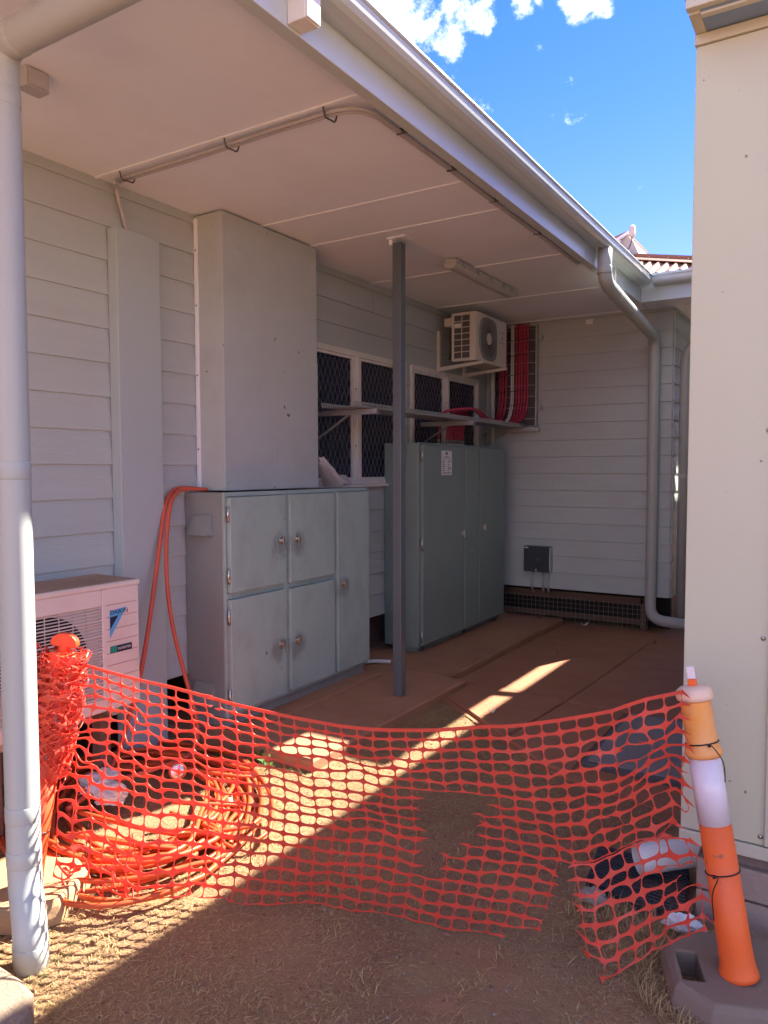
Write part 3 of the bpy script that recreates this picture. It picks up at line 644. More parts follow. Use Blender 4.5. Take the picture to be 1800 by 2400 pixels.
# unseen pipe between the two roofs, inferred from the break in the sunlit strip
MB().tube([(2.60, 8.47, 3.37), (2.99, 8.60, 3.40)], 0.05, 14).build('service_pipe', 'pipe', br)

# ================================================================== THINGS ON THE LEFT WALL
# ------------------------------------------------------------------ flat wall duct and drop cable
d = thing('wall_duct', 'flat grey cable duct running up the weatherboards beside the air conditioner', 'duct', (0.05, 2.87, 0.04))
MB().box(0.0195, 0.094, 2.727, 3.022, 0.04, 2.92).build('duct_cover', 'duct', d, 0.004)
MB().tube(smoothpath([(0.10, 2.72, 3.145), (0.045, 2.775, 3.14), (0.035, 2.795, 3.08), (0.036, 2.815, 3.02), (0.045, 2.845, 2.90)], 6), 0.011, 10).build('drop_cable', 'conduit', d)

# ------------------------------------------------------------------ tall boxed housing above the cabinet
hb = thing('duct_housing', 'tall pale grey sheet metal housing standing on the low cabinet', 'housing', (0.12, 3.84, 1.49))
MB().box(0.0195, 0.239, 3.372, 4.300, 1.497, HS - 0.012).build('casing', 'boxpaint', hb, 0.003)
MB().box(0.2392, 0.2408, 3.83, 4.302, 1.50, 2.365).build('patch_panel', 'boxpaint', hb)
MB().box(0.0195, 0.042, 3.355, 3.3715, 1.497, HS - 0.03).build('corner_bead', 'strip', hb, 0.002)
for z in (1.75, 2.2, 2.62, 2.95):
    MB().lathe([(0.006, 0), (0.004, 0.003), (0, 0.004)], (0.035, 3.3549, z), (0, -1, 0), 8).build('rivet', 'timber', hb)

# ------------------------------------------------------------------ low five-door cabinet
def latch(parent, x, y, z, s=1.0):
    mb = MB()
    mb.lathe([(0.018*s, 0), (0.018*s, 0.004), (0.012*s, 0.006)], (x, y, z), (1, 0, 0), 14)
    mb.lathe([(0.008*s, 0.005), (0.008*s, 0.020)], (x, y, z), (1, 0, 0), 10)
    mb.box(x + 0.018, x + 0.026, y - 0.006*s, y + 0.006*s, z - 0.021*s, z + 0.021*s)
    return mb.build('latch', 'steel', parent, 0.001)
def hinge(parent, x, y, z, h=0.09):
    return MB().tube([(x, y, z - h/2), (x, y, z + h/2)], 0.0085, 8).build('hinge', 'steel', parent)
c1 = thing('low_cabinet', 'weathered grey green five door switch cabinet below the tall housing', 'cabinet', (0.18, 4.0, 0.085))
XC = 0.345
mb = MB(); mb.box(0.0205, XC - 0.02, 3.25, 4.782, 0.1505, 1.488)
mb.build('carcass', 'cab1shade', c1, 0.003)
mb = MB()       # face frame
for a, b, z0, z1 in [(3.25, 4.782, 1.466, 1.490), (3.25, 4.782, 0.150, 0.172), (3.25, 3.268, 0.172, 1.466), (4.772, 4.782, 0.172, 1.466), (3.786, 3.826, 0.172, 1.466), (4.326, 4.358, 0.172, 1.466), (3.268, 3.786, 0.858, 0.893), (3.826, 4.326, 0.852, 0.884)]:
    mb.box(XC - 0.0195, XC - 0.004, a, b, z0, z1)
mb.build('face_frame', 'cab1', c1, 0.002)
DO = [(3.274, 3.783, 0.896, 1.462), (3.829, 4.323, 0.888, 1.463), (3.272, 3.783, 0.176, 0.855), (3.826, 4.322, 0.176, 0.849), (4.361, 4.769, 0.176, 1.463)]
LT = [(3.736, 1.174), (3.895, 1.174), (3.728, 0.508), (3.888, 0.503), (4.424, 0.812)]
for i, ((a, b, z0, z1), (ly, lz)) in enumerate(zip(DO, LT)):
    dr = MB().box(XC - 0.015, XC + 0.022, a, b, z0, z1).build('door', 'cab1', c1, 0.005)
    latch(dr, XC + 0.0225, ly, lz, 1.35)
    if i in (0, 2):
        for zz in (z0 + 0.10, z1 - 0.10): hinge(dr, XC + 0.012, a - 0.008, zz)
MB().box(0.06, XC - 0.03, 3.27, 4.76, 0.0855, 0.150).build('plinth', 'cab1shade', c1)
for z0, z1 in ((1.235, 1.355), (0.215, 0.345)):
    v = MB().hexa([(0.085, 3.195, z0), (0.258, 3.195, z0), (0.258, 3.2495, z0), (0.085, 3.2495, z0)], [(0.095, 3.240, z1), (0.250, 3.240, z1), (0.250, 3.2495, z1), (0.095, 3.2495, z1)])
    v.build('vent_hood', 'cab1shade', c1, 0.002)

# ------------------------------------------------------------------ tall three-door cabinet
c2 = thing('tall_cabinet', 'tall dark green grey three door switchboard cabinet by the back wall', 'cabinet', (0.2, 6.44, 0.06))
X2 = 0.365
MB().box(0.0205, X2 - 0.02, 5.545, 7.335, 0.1105, 1.850).build('carcass', 'cab2', c2, 0.003)
mb = MB()
for a, b, z0, z1 in [(5.545, 7.335, 1.832, 1.852), (5.545, 7.335, 0.110, 0.126), (5.545, 5.572, 0.126, 1.832), (7.322, 7.335, 0.126, 1.832), (6.360, 6.392, 0.126, 1.832), (6.692, 6.722, 0.126, 1.832)]:
    mb.box(X2 - 0.0195, X2 - 0.006, a, b, z0, z1)
mb.build('face_frame', 'cab2', c2, 0.002)
doors2 = []
for a, b in ((5.578, 6.363), (6.389, 6.695), (6.719, 7.320)):
    doors2.append(MB().box(X2 - 0.015, X2 + 0.020, a, b, 0.124, 1.830).build('door', 'cab2', c2, 0.004))
for zz in (1.74, 0.99, 0.20): hinge(doors2[0], X2 + 0.012, 5.570, zz, 0.10)
latch(doors2[0], X2 + 0.0205, 6.325, 1.03, 1.5); latch(doors2[2], X2 + 0.0205, 6.80, 1.06, 1.5)
for zz in (1.42, 0.86):
    MB().lathe([(0.016, 0), (0.014, 0.006), (0.007, 0.010), (0, 0.012)], (X2 + 0.0202, 6.54, zz), (1, 0, 0), 12).build('lock', 'cab2', doors2[1])
MB().box(0.07, X2 - 0.05, 5.60, 7.29, 0.0585, 0.110).build('plinth', 'cab2', c2)
for y in (5.66, 6.5, 7.2): MB().box(X2 - 0.08, X2 - 0.035, y - 0.02, y + 0.02, 0.0585, 0.1102).build('foot', 'dgrey', c2)
for z in (1.66, 1.12, 0.40):
    MB().hexa([(0.10, 5.50, z), (0.245, 5.50, z), (0.245, 5.5445, z), (0.10, 5.5445, z)], [(0.105, 5.535, z + 0.14), (0.24, 5.535, z + 0.14), (0.24, 5.5445, z + 0.14), (0.105, 5.5445, z + 0.14)]).build('vent_hood', 'cab2', c2, 0.002)
pz = X2 + 0.0203
nt_ = MB().box(pz, pz + 0.001, 5.905, 6.105, 1.575, 1.79).build('notice', 'paper', c2)
mb = MB(); q = pz + 0.0011
def pr(a, b, z0, z1): mb.box(q, q + 0.0004, a, b, z0, z1)
pr(5.985, 6.020, 1.755, 1.778)
pr(5.955, 6.05, 1.738, 1.742); pr(5.935, 6.075, 1.722, 1.726)
for i in range(6):
    z = 1.700 - i*0.0165
    pr(5.925, 5.925 + random.choice((.03, .045, .05, .035)), z - 0.004, z + 0.003); pr(6.03, 6.03 + (0.06 if i in (0, 4) else 0.02), z - 0.004, z + 0.003)
pr(5.925, 6.085, 1.597, 1.601); pr(5.925, 6.085, 1.585, 1.589)
mb.build('printing', 'print', nt_)

# ------------------------------------------------------------------ carport post
po = thing('steel_post', 'charcoal square steel post holding up the eave', 'post', (0.83, 4.43, 0.061))
MB().box(0.797, 0.863, 4.397, 4.463, 0.061, HS - 0.035).build('shaft', 'post', po, 0.006)
MB().box(0.765, 0.905, 4.375, 4.485, HS - 0.012, HS - 0.001).box(0.775, 0.80, 4.39, 4.47, HS - 0.05, HS - 0.013).build('head_plate', 'strip', po, 0.002)
MB().box(0.785, 0.875, 4.385, 4.475, 0.0605, 0.066).build('foot_plate', 'slab', po)
MB().lathe([(0.005, 0), (0.005, 0.002)], (0.8632, 4.43, 2.72), (1, 0, 0), 8).build('bolt_hole', 'dark', po)

# ------------------------------------------------------------------ batten light
lt = thing('batten_light', 'weatherproof batten light fixed to the soffit above the cabinets', 'light', (0.9, 5.58, HS))
MB().box(0.865, 0.955, 5.03, 6.15, HS - 0.035, HS - 0.0075).build('base_tray', 'lens', lt, 0.008)
mb = MB(); pr_ = []
for k in range(13):
    a = math.pi*k/12; pr_.append((0.91 - 0.052*math.cos(a), HS - 0.034 - 0.048*math.sin(a)**0.8))
mb.extr(pr_, 'y', 5.02, 6.16); mb.build('diffuser', 'lens', lt, 0.008)
for y in (5.15, 5.4, 5.65, 5.9, 6.08):
    MB().box(0.954, 0.968, y - 0.012, y + 0.012, HS - 0.055, HS - 0.022).build('clip', 'galv', lt)

# ------------------------------------------------------------------ conduits under the soffit
def conduit(off, label):
    x1 = 1.655 - off*0.6; pts = [(0.12, 2.715 + off, 3.148), (x1 - 0.12, 2.700 + off, 3.148)]
    path = bend([(0.11, 2.722 + off, 3.150), (x1 + 0.02, 2.695 + off, 3.150), (x1 + 0.035, 5.60, 3.145)], 0.16, 10)
    # seen sagging a little between clips
    out = []
    for a, b in zip(path[:-1], path[1:]):
        n = max(1, int((b - a).length / 0.12))
        for k in range(n):
            p = a + (b - a)*k/n; out.append(p + Vector((0, 0, -0.004*abs(math.sin(p.x*3.2 + p.y*2.1)))))
    out.append(path[-1])
    o = solo(MB().tube(out, 0.0085, 8), 'soffit_conduit', 'conduit', label, 'conduit', 'conduits clipped under the soffit')
    return o
conduit(0.0, 'grey conduit under the soffit, the one nearer the joint strip')
conduit(0.024, 'grey conduit under the soffit, the inner of the clipped pair')
for i, x in enumerate((0.20, 0.93, 1.50)):
    mb = MB(); mb.tube(smoothpath([(x, 2.672, HS - 0.008), (x, 2.685, 3.128), (x, 2.725, 3.128), (x, 2.757, 3.132), (x, 2.772, HS - 0.004)], 4), 0.004, 6)
    solo(mb, 'saddle_clip', 'clip', ['black saddle clip holding the soffit conduits next to the wall', 'black saddle clip at the middle of the soffit conduits', 'black saddle clip on the conduits just before the fascia bend'][i], 'clip', 'conduit saddle clips')
for i, y in enumerate((3.02, 3.52, 4.05, 4.75)):
    mb = MB(); mb.box(1.655, 1.722, y - 0.007, y + 0.007, 3.136, 3.160)
    solo(mb, 'saddle_clip', 'clip', ['saddle clip along the fascia, nearest the conduit bend', 'second saddle clip along the fascia from the bend', 'third saddle clip along the fascia from the bend', 'farthest saddle clip along the fascia conduits'][i], 'clip', 'conduit saddle clips', 0.003)

jb = thing('junction_box', 'small grey terminal box on the soffit beside the near downpipe', 'box', (0.70, 1.86, HS))
MB().box(0.665, 0.735, 1.805, 1.905, HS - 0.075, HS - 0.001).build('box_body', 'conduit', jb, 0.004)
MB().box(0.7355, 0.742, 1.815, 1.895, HS - 0.068, HS - 0.008).build('cover', 'conduit', jb, 0.003)
fb = thing('fascia_box', 'white square junction box on the outer face of the fascia', 'box', (1.83, 2.15, 3.15))
MB().box(XF + 0.0005, XF + 0.078, 2.085, 2.165, 3.135, 3.249).build('box_body', 'white', fb, 0.004)
MB().box(XF + 0.0785, XF + 0.086, 2.087, 2.163, 3.137, 3.247).build('cover', 'white', fb, 0.003)
solo(MB().box(1.105, 1.18, YB - 0.030, YB - 0.0205, 3.09, 3.14), 'cover_plate', 'white', 'small white blank plate high on the back wall', 'plate', bevel=0.002)

# ------------------------------------------------------------------ lower air conditioner
def logo_face(parent, x): pass
ac = thing('air_conditioner', 'large dusty outdoor air conditioner with wire grille behind the orange post', 'air conditioner', (0.32, 2.08, 0.48))
ax0, ax1, ay0, ay1, az0, az1 = 0.17, 0.485, 1.64, 2.497, 0.482, 1.092
g0, g1, gz0, gz1 = 1.70, 2.285, 0.545, 0.985           # grille opening
mb = MB()
mb.box(ax0, ax1 - 0.03, ay0, ay1, az0, az1 - 0.028)
mb.box(ax1 - 0.0295, ax1, g1, ay1, az0, az1 - 0.028); mb.box(ax1 - 0.0295, ax1, ay0, g0, az0, az1 - 0.028)
mb.box(ax1 - 0.0295, ax1, g0, g1, gz1, az1 - 0.028); mb.box(ax1 - 0.0295, ax1, g0, g1, az0, gz0)
mb.build('casing', 'ac', ac, 0.004)
MB().box(ax0 - 0.006, ax1 + 0.006, ay0 - 0.006, ay1 + 0.006, az1 - 0.0275, az1 - 0.003).build('lid', 'ac', ac, 0.005)
MB().box(ax0, ax1 - 0.008, ay0, ay1 - 0.006, az1 - 0.0028, az1).build('dust_layer', 'actop', ac)
MB().box(ax1 - 0.0295, ax1 - 0.024, g0, g1, gz0, gz1).build('baffle', 'ac', ac)
MB().lathe([(0.215, 0), (0.215, 0.003)], (ax1 - 0.0238, 2.0, 0.76), (1, 0, 0), 40).build('fan_opening_shade', 'dark', ac)  # flat black disc; darkness inside the casing put into its colour
fanb = MB()
for k in range(3):
    a0 = k*2*math.pi/3
    pts = [(0.05, a0), (0.19, a0 + 0.25), (0.20, a0 + 0.85), (0.06, a0 + 0.9)]
    P = [(ax1 - 0.0195 + 0.002*(i % 2), 2.0 + r*math.cos(a), 0.76 + r*math.sin(a)) for i, (r, a) in enumerate(pts)]
    fanb.add(P, [(0, 1, 2, 3)])
fanb.lathe([(0.055, 0), (0.05, 0.006), (0, 0.008)], (ax1 - 0.0205, 2.0, 0.76), (1, 0, 0), 20)
fanb.build('fan_blades', 'dgrey', ac)
mb = MB(); nb_ = 30
for i in range(nb_):
    z = gz0 + 0.006 + (gz1 - gz0 - 0.012)*i/(nb_ - 1); th = 0.0045 if i % 5 else 0.007
    mb.bar((ax1 - 0.004, g0, z), (ax1 - 0.004, g1, z), th, th)
for i in range(9):
    y = g0 + 0.01 + (g1 - g0 - 0.02)*i/8; mb.bar((ax1 - 0.009, y, gz0), (ax1 - 0.009, y, gz1), 0.004, 0.004, (1, 0, 0))
mb.build('grille', 'grille', ac)
for i in range(9):
    z = 0.985 - i*0.058
    MB().box(ax1 - 0.001, ax1 + 0.0012, 2.305, 2.485, z - 0.0015, z + 0.0015).build('groove', 'actop', ac)
lx = ax1 + 0.0013
MB().add([(lx, 2.325, 0.955), (lx, 2.425, 0.965), (lx, 2.325, 0.825)], [(0, 1, 2)]).build('logo', 'blue', ac)
MB().add([(lx + 0.0006, 2.327, 0.925), (lx + 0.0006, 2.375, 0.930), (lx + 0.0006, 2.327, 0.868)], [(0, 1, 2)]).build('logo_mark', 'navy', ac)
text_mb('DAIKIN', 0.031, (lx + 0.0012, 2.327, 0.937), (0, 1, 0), (0, 0, 1)).build('lettering', 'navy', ac)
bdg = MB().box(lx, lx + 0.001, 2.325, 2.450, 0.752, 0.785).build('badge', 'navy', ac)
MB().box(lx + 0.0012, lx + 0.0016, 2.327, 2.362, 0.754, 0.783).build('badge_corner', 'green', bdg)
text_mb('INVERTER', 0.017, (lx + 0.0018, 2.367, 0.763), (0, 1, 0), (0, 0, 1)).build('lettering', 'paper', bdg)
for y in (1.80, 2.36): MB().box(0.02, 0.47, y - 0.02, y + 0.02, 0.447, 0.4815).bar((0.03, y, 0.24), (0.34, y, 0.447), 0.03, 0.02).build('wall_bracket', 'galv', ac)
for y in (1.80, 2.36): MB().box(0.33, 0.39, y - 0.03, y + 0.03, -0.02, 0.4465).build('timber_prop', 'timber', ac)

# ------------------------------------------------------------------ upper air conditioner
a2 = thing('air_conditioner', 'small cream air conditioner on a bracket above the far window', 'air conditioner', (0.32, 6.82, 2.63))
bx0, bx1, by0, by1, bz0, bz1 = 0.195, 0.452, 6.468, 7.185, 2.640, 3.092
mb = MB()
mb.box(bx0, bx1 - 0.012, by0 + 0.012, by1, bz0, bz1)
mb.box(bx0, bx0 + 0.025, by0, by0 + 0.0118, bz0, bz1).box(bx1 - 0.07, bx1 - 0.0125, by0, by0 + 0.0118, bz0, bz1)
mb.box(bx0 + 0.0252, bx1 - 0.0702, by0, by0 + 0.0118, bz1 - 0.025, bz1).box(bx0 + 0.0252, bx1 - 0.0702, by0, by0 + 0.0118, bz0, bz0 + 0.03)
mb.build('casing', 'ac2', a2, 0.006)
MB().box(bx1 - 0.0118, bx1, by0, by1, bz0, bz1).build('front_panel', 'ac2', a2, 0.008)
MB().box(bx0 + 0.0255, bx1 - 0.071, by0 + 0.009, by0 + 0.0115, bz0 + 0.031, bz1 - 0.026).build('fin_coil', 'dgrey', a2)
mb = MB(); xa, xb_ = bx0 + 0.025, bx1 - 0.07
for i in range(1, 7):
    z = bz0 + 0.03 + (bz1 - bz0 - 0.055)*i/7; mb.bar((xa, by0 + 0.004, z), (xb_, by0 + 0.004, z), 0.006, 0.007, (0, 0, 1))
mb.bar(((xa + xb_)/2, by0 + 0.004, bz0 + 0.03), ((xa + xb_)/2, by0 + 0.004, bz1 - 0.025), 0.006, 0.007, (0, 1, 0))
mb.build('side_grille', 'ac2', a2)
MB().box(xa + 0.006, (xa + xb_)/2 - 0.008, by0 + 0.002, by0 + 0.005, bz1 - 0.14, bz1 - 0.10).build('rating_plate', 'white', a2)
mb = MB(); cy, cz = 6.73, 2.866; fp = []
for k in range(40):
    a = 2*math.pi*k/40; r = 0.20
    ca_, sa_ = math.cos(a), math.sin(a); ex = 0.35 if (ca_ > 0) else 0.75
    y = cy + 0.205*math.copysign(abs(ca_)**ex, ca_); z = cz + 0.203*math.copysign(abs(sa_)**0.75, sa_)
    fp.append((y, z))
mb.add([(bx1 + 0.0005, y, z) for y, z in fp] + [(bx1 + 0.012, cy + (y - cy)*0.95, cz + (z - cz)*0.95) for y, z in fp], [tuple(range(40, 80))] + [(i, (i+1) % 40, 40 + (i+1) % 40, 40 + i) for i in range(40)])
mb.build('fan_guard', 'fan', a2)
mb = MB()
for k in range(36):
    a = 2*math.pi*k/36; e = 0.178
    mb.bar((bx1 + 0.0135, cy + 0.055*math.cos(a), cz + 0.055*math.sin(a)), (bx1 + 0.0135, cy + e*math.cos(a), cz + e*math.sin(a)), 0.003, 0.003, (1, 0, 0))
stuff(mb.build('fan_guard_ribs', 'dgrey', a2))
MB().lathe([(0.058, 0), (0.052, 0.006), (0, 0.008)], (bx1 + 0.0122, cy, cz), (1, 0, 0), 24).build('hub_cap', 'ac2', a2)
lx = bx1 + 0.0006
text_mb('MITSUBISHI', 0.024, (lx, 7.005, 2.965), (0, 1, 0), (0, 0, 1)).build('lettering', 'dgrey', a2)
text_mb('ELECTRIC', 0.028, (lx, 7.005, 2.865), (0, 1, 0), (0, 0, 1)).build('lettering', 'dgrey', a2)
mb = MB()
for oy, oz in ((0, 0.022), (-0.018, 0), (0.018, 0)):
    y, z = 7.075 + oy, 2.915 + oz; mb.add([(lx, y - 0.009, z), (lx, y, z - 0.012), (lx, y + 0.009, z), (lx, y, z + 0.012)], [(0, 1, 2, 3)])
mb.build('logo', 'dgrey', a2)
for y in (6.52, 7.08):
    mb = MB(); mb.box(0.020, 0.052, y - 0.02, y + 0.02, 2.56, 2.95).hexa([(0.052, y - 0.016, 2.565), (0.50, y - 0.016, 2.61), (0.50, y + 0.016, 2.61), (0.052, y + 0.016, 2.565)], [(0.052, y - 0.016, 2.605), (0.50, y - 0.016, 2.636), (0.50, y + 0.016, 2.636), (0.052, y + 0.016, 2.605)])
    mb.build('bracket', 'ac2', a2, 0.002)
MB().box(0.10, 0.193, 6.50, 6.58, 2.98, 3.06).build('valve_cover', 'ac2', a2, 0.006)
MB().tube(smoothpath([(0.15, 6.56, 2.985), (0.12, 6.60, 2.93), (0.10, 6.66, 2.80), (0.06, 6.70, 2.70)], 6), 0.009, 8).build('refrigerant_pipe', 'dgrey', a2)
solo(MB().tube([(0.20, 7.42, 1.75), (0.20, 7.42, 2.95)], 0.026, 12), 'wall_pipe', 'pipe', 'grey vertical pipe in the corner behind the small air conditioner', 'pipe')

# ------------------------------------------------------------------ cable tray and its arms
tr = thing('cable_tray', 'galvanised perforated cable tray crossing in front of the windows', 'cable tray', (0.35, 6.0, 2.06))
ty0, ty1 = 4.37, 7.62
MB().box(0.235, 0.497, ty0, ty1, 2.064, 2.067).build('tray_base', 'galv', tr)
def slotted(xc):
    mb = MB(); z0, z1, h0, h1 = 2.064, 2.100, 2.076, 2.090; p = 0.032
    n = int((ty1 - ty0)/p); x0, x1 = xc - 0.001, xc + 0.001
    mb.box(x0, x1, ty0, ty1, z0, h0); mb.box(x0, x1, ty0, ty1, h1, z1)
    for i in range(n + 1):
        y = ty0 + i*p; hole = 0.012 if (i // 9) % 3 != 2 else 0.0
        mb.box(x0, x1, y, min(y + p - hole, ty1), h0, h1)
    return mb.build('tray_flange', 'galv', tr)
slotted(0.498); slotted(0.224)
for i, (y, xe) in enumerate(((4.60, 0.555), (6.21, 0.555), (7.57, 0.66))):
    am = MB(); th = 0.0025; w = 0.041
    # open strut channel
    am.box(0.0195, xe, y - w/2, y + w/2, 2.0235, 2.026).box(0.0195, xe, y - w/2, y - w/2 + th, 2.026, 2.0635).box(0.0195, xe, y + w/2 - th, y + w/2, 2.026, 2.0635)
    am.box(0.0195, xe - 0.002, y - w/2, y - w/2 + 0.01, 2.0605, 2.0635).box(0.0195, xe - 0.002, y + w/2 - 0.01, y + w/2, 2.0605, 2.0635)
    a = am.build('support_arm', 'galv', tr)
    MB().bar((0.02, y, 1.86), (0.30, y, 2.023), 0.035, 0.006, (0, 0, 1)).build('brace', 'galv', a)
    for k in (0, 1): MB().lathe([(0.008, 0), (0.007, 0.006), (0.0, 0.007)], (0.4992, y - 0.2 + 0.035*k, 2.083), (1, 0, 0), 8).build('bolt', 'steel', tr)

# ladder on the back wall
ld = thing('cable_ladder', 'upright galvanised cable ladder screwed to the back wall', 'cable ladder', (0.38, 7.66, 2.1))
for x in (0.135, 0.605):
    MB().box(x - 0.006, x + 0.006, 7.605, 7.665, 2.085, 3.135).build('rail', 'galv', ld, 0.002)
for i in range(9):
    z = 2.16 + i*0.117; MB().tube([(0.13, 7.638, z), (0.61, 7.638, z)], 0.005, 8).build('rung', 'galv', ld)
MB().box(0.14, 0.60, 7.668, 7.674, 2.09, 3.13).build('backing', 'dgrey', ld)
for z in (3.0, 2.28): MB().box(0.612, 0.655, 7.640, 7.68, z - 0.025, z + 0.025).build('fixing_bracket', 'galv', ld, 0.003)

# ------------------------------------------------------------------ red and white cables
def power_cable(x, yg, r, mat, kind, label, n):
    jx = random.uniform(-0.004, 0.004)
    p = [(x, 7.612, 3.15), (x + jx, 7.612, 2.9), (x - jx, 7.610, 2.6), (x, 7.606, 2.35), (x - 0.02, 7.585, 2.19), (x*0.75 + 0.05, 7.47, 2.105), (x*0.55 + 0.10, 7.25, 2.10)]
    if yg:
        xn = 0.46 - 0.034*n; hy = yg + 0.16 + 0.03*random.random(); p += [(xn, 7.08, 2.092), (xn, hy + 0.22, 2.11), (xn - 0.02, hy + 0.08, 2.165 + 0.006*n), (xn - 0.05, hy - 0.06, 2.185 + 0.006*n), (0.205, yg + 0.02, 2.15), (0.18, yg, 2.03), (0.172, yg, 1.94), (0.17, yg, 1.89)]
    else:
        p += [(x*0.5 + 0.14, 6.9, 2.085), (x*0.5 + 0.15, 6.2, 2.083), (x*0.5 + 0.15, 5.2, 2.083)]
    t = thing(kind, label, 'cable', (x, 7.6, 2.1), 'cables dropping from the ladder')
    MB().tube(smoothpath(p, 6), r, 9).build('sheath', mat, t)
    if yg: MB().lathe([(0.019, 0), (0.019, 0.022), (0.016, 0.024), (0.016, 0.050), (0.012, 0.058)], (0.17, yg, 1.8525), (0, 0, 1), 12).build('gland', 'steel', t)
ordn = ['leftmost', 'second', 'third', 'fourth', 'fifth', 'sixth', 'seventh', 'rightmost']
reds = [(0.200, 6.26, 0.0135), (0.234, 6.44, 0.0135), (0.272, 6.50, 0.0135), (0.388, 6.555, 0.0115), (0.420, 6.61, 0.0115), (0.449, 6.665, 0.0115), (0.481, 6.715, 0.0115), (0.513, 6.77, 0.0115)]
for i, (x, yg, r) in enumerate(reds):
    power_cable(x, yg, r, 'red', 'red_cable', 'red power cable on the wall ladder, %s of the eight' % ordn[i] + (' from the left' if 0 < i < 7 else ''), i)
power_cable(0.333, None, 0.0085, 'wcable', 'white_cable', 'thin white cable between the red bundles, left of the pair', 0)
power_cable(0.353, None, 0.0085, 'wcable', 'white_cable', 'thin white cable between the red bundles, right of the pair', 0)
for i, z in enumerate((2.98, 2.82, 2.62, 2.45, 2.30)):
    mb = MB(); mb.bar((0.18, 7.594, z - 0.012), (0.30, 7.594, z + 0.004), 0.003, 0.006).bar((0.32, 7.598, z), (0.365, 7.598, z + 0.003), 0.003, 0.006).bar((0.375, 7.596, z + 0.004), (0.53, 7.596, z + 0.012), 0.003, 0.006)
    solo(mb, 'cable_tie', 'tie', 'black ties across the cable ladder, row %s from the top' % ['one', 'two', 'three', 'four', 'five'][i], 'cable tie', 'cable ladder ties')

# ------------------------------------------------------------------ clear bag on the low cabinet
def crumple(mb, cx, cy, cz, sx, sy, sz, seed, n=14, amp=0.35, flat=True):
    vs = []; fs = []
    for i in range(n + 1):
        th = math.pi*i/n
        for j in range(2*n):
            ph = 2*math.pi*j/(2*n); d = Vector((math.sin(th)*math.cos(ph), math.sin(th)*math.sin(ph), math.cos(th)))
            k = 1 + amp*mnoise.noise(d*2.3 + Vector((seed, 0, 0))) + amp*0.6*abs(mnoise.noise(d*5.5 + Vector((0, seed, 0))))
            z = d.z*sz*k
            if flat: z = max(z, -sz*0.25)
            vs.append((cx + d.x*sx*k, cy + d.y*sy*k, cz + z))
    m = 2*n
    for i in range(n):
        for j in range(m): fs.append((i*m + j, (i+1)*m + j, (i+1)*m + (j+1) % m, i*m + (j+1) % m))
    return mb.add(vs, fs, False)
mb = MB(); crumple(mb, 0.235, 4.49, 1.520, 0.07, 0.16, 0.065, 3.1, 13, 0.5)
n0 = len(mb.v); mb.v = [(x, y, z + (0.16*max(0, (4.49 - y)/0.16))) for x, y, z in mb.v]
solo(mb, 'plastic_bag', 'plastic', 'crumpled clear plastic bag on top of the low cabinet', 'bag')

# ------------------------------------------------------------------ short conduit stub on the slab
solo(MB().tube(smoothpath([(0.12, 4.93, 0.085), (0.2, 5.05, 0.082), (0.27, 5.10, 0.082), (0.34, 5.12, 0.084)], 5), 0.016, 10), 'conduit_stub', 'wcable', 'short pale conduit end lying between the two cabinets', 'conduit')

# ================================================================== DOWNPIPES
def pipe(name, label, pts, r, bendr, collars, mat='pipe', n=20):
    t = thing(name, label, 'downpipe', pts[-1])
    MB().tube(bend(pts, bendr, 7), r, n).build('pipe_run', mat, t)
    for p, ax in collars:
        MB().lathe([(r + 0.0005, -0.028), (r + 0.0016, -0.026), (r + 0.0016, 0.026), (r + 0.0005, 0.028)], p, ax, n).build('collar', mat, t)
    return t
dp = pipe('downpipe', 'fat pale grey downpipe down the left edge, elbowed at its foot',
     [(XF + 0.05, 1.46, 3.26), (XF + 0.05, 1.46, 2.965), (1.126, 1.461, 2.965), (1.126, 1.461, 0.25), (1.205, 1.425, 0.12), (1.207, 1.424, -0.06)], 0.054, 0.07,
     [((1.126, 1.461, 2.80), (0, 0, 1)), ((1.126, 1.461, 1.62), (0, 0, 1)), ((1.126, 1.461, 0.48), (0, 0, 1)), ((1.126, 1.461, 0.33), (0, 0, 1)), ((1.2, 1.461, 2.965), (1, 0, 0)), ((1.206, 1.4245, 0.045), (0, 0, 1))])
pipe('downpipe', 'downpipe dropping from the gutter near the corner and slanting back to the far wall',
     [(1.845, 5.71, 3.253), (1.845, 5.71, 3.02), (1.80, 7.60, 2.88), (1.80, 7.615, 0.155), (2.35, 7.615, 0.12)], 0.052, 0.13,
     [((1.845, 5.71, 3.10), (0, 0, 1)), ((1.835, 6.05, 2.994), (-0.02, 1, -0.074)), ((1.825, 6.55, 2.957), (-0.02, 1, -0.074)), ((1.80, 7.615, 2.6), (0, 0, 1)), ((1.80, 7.615, 1.5), (0, 0, 1))])
pipe('downpipe', 'downpipe around the wall corner, partly hidden by the cream building',
     [(2.45, 7.87, 3.2), (2.30, 7.87, 2.95), (2.035, 7.87, 2.80), (2.035, 7.87, 0.10)], 0.050, 0.16, [((2.035, 7.87, 1.55), (0, 0, 1))])
solo(MB().tube([(1.842, 6.02, 3.20), (1.842, 6.02, 3.05)], 0.004, 6).tube([(1.782, 6.02, 3.20), (1.842, 6.02, 3.20)], 0.004, 6), 'pipe_hanger', 'white', 'thin white hanger rod beside the gutter outlet', 'hanger')

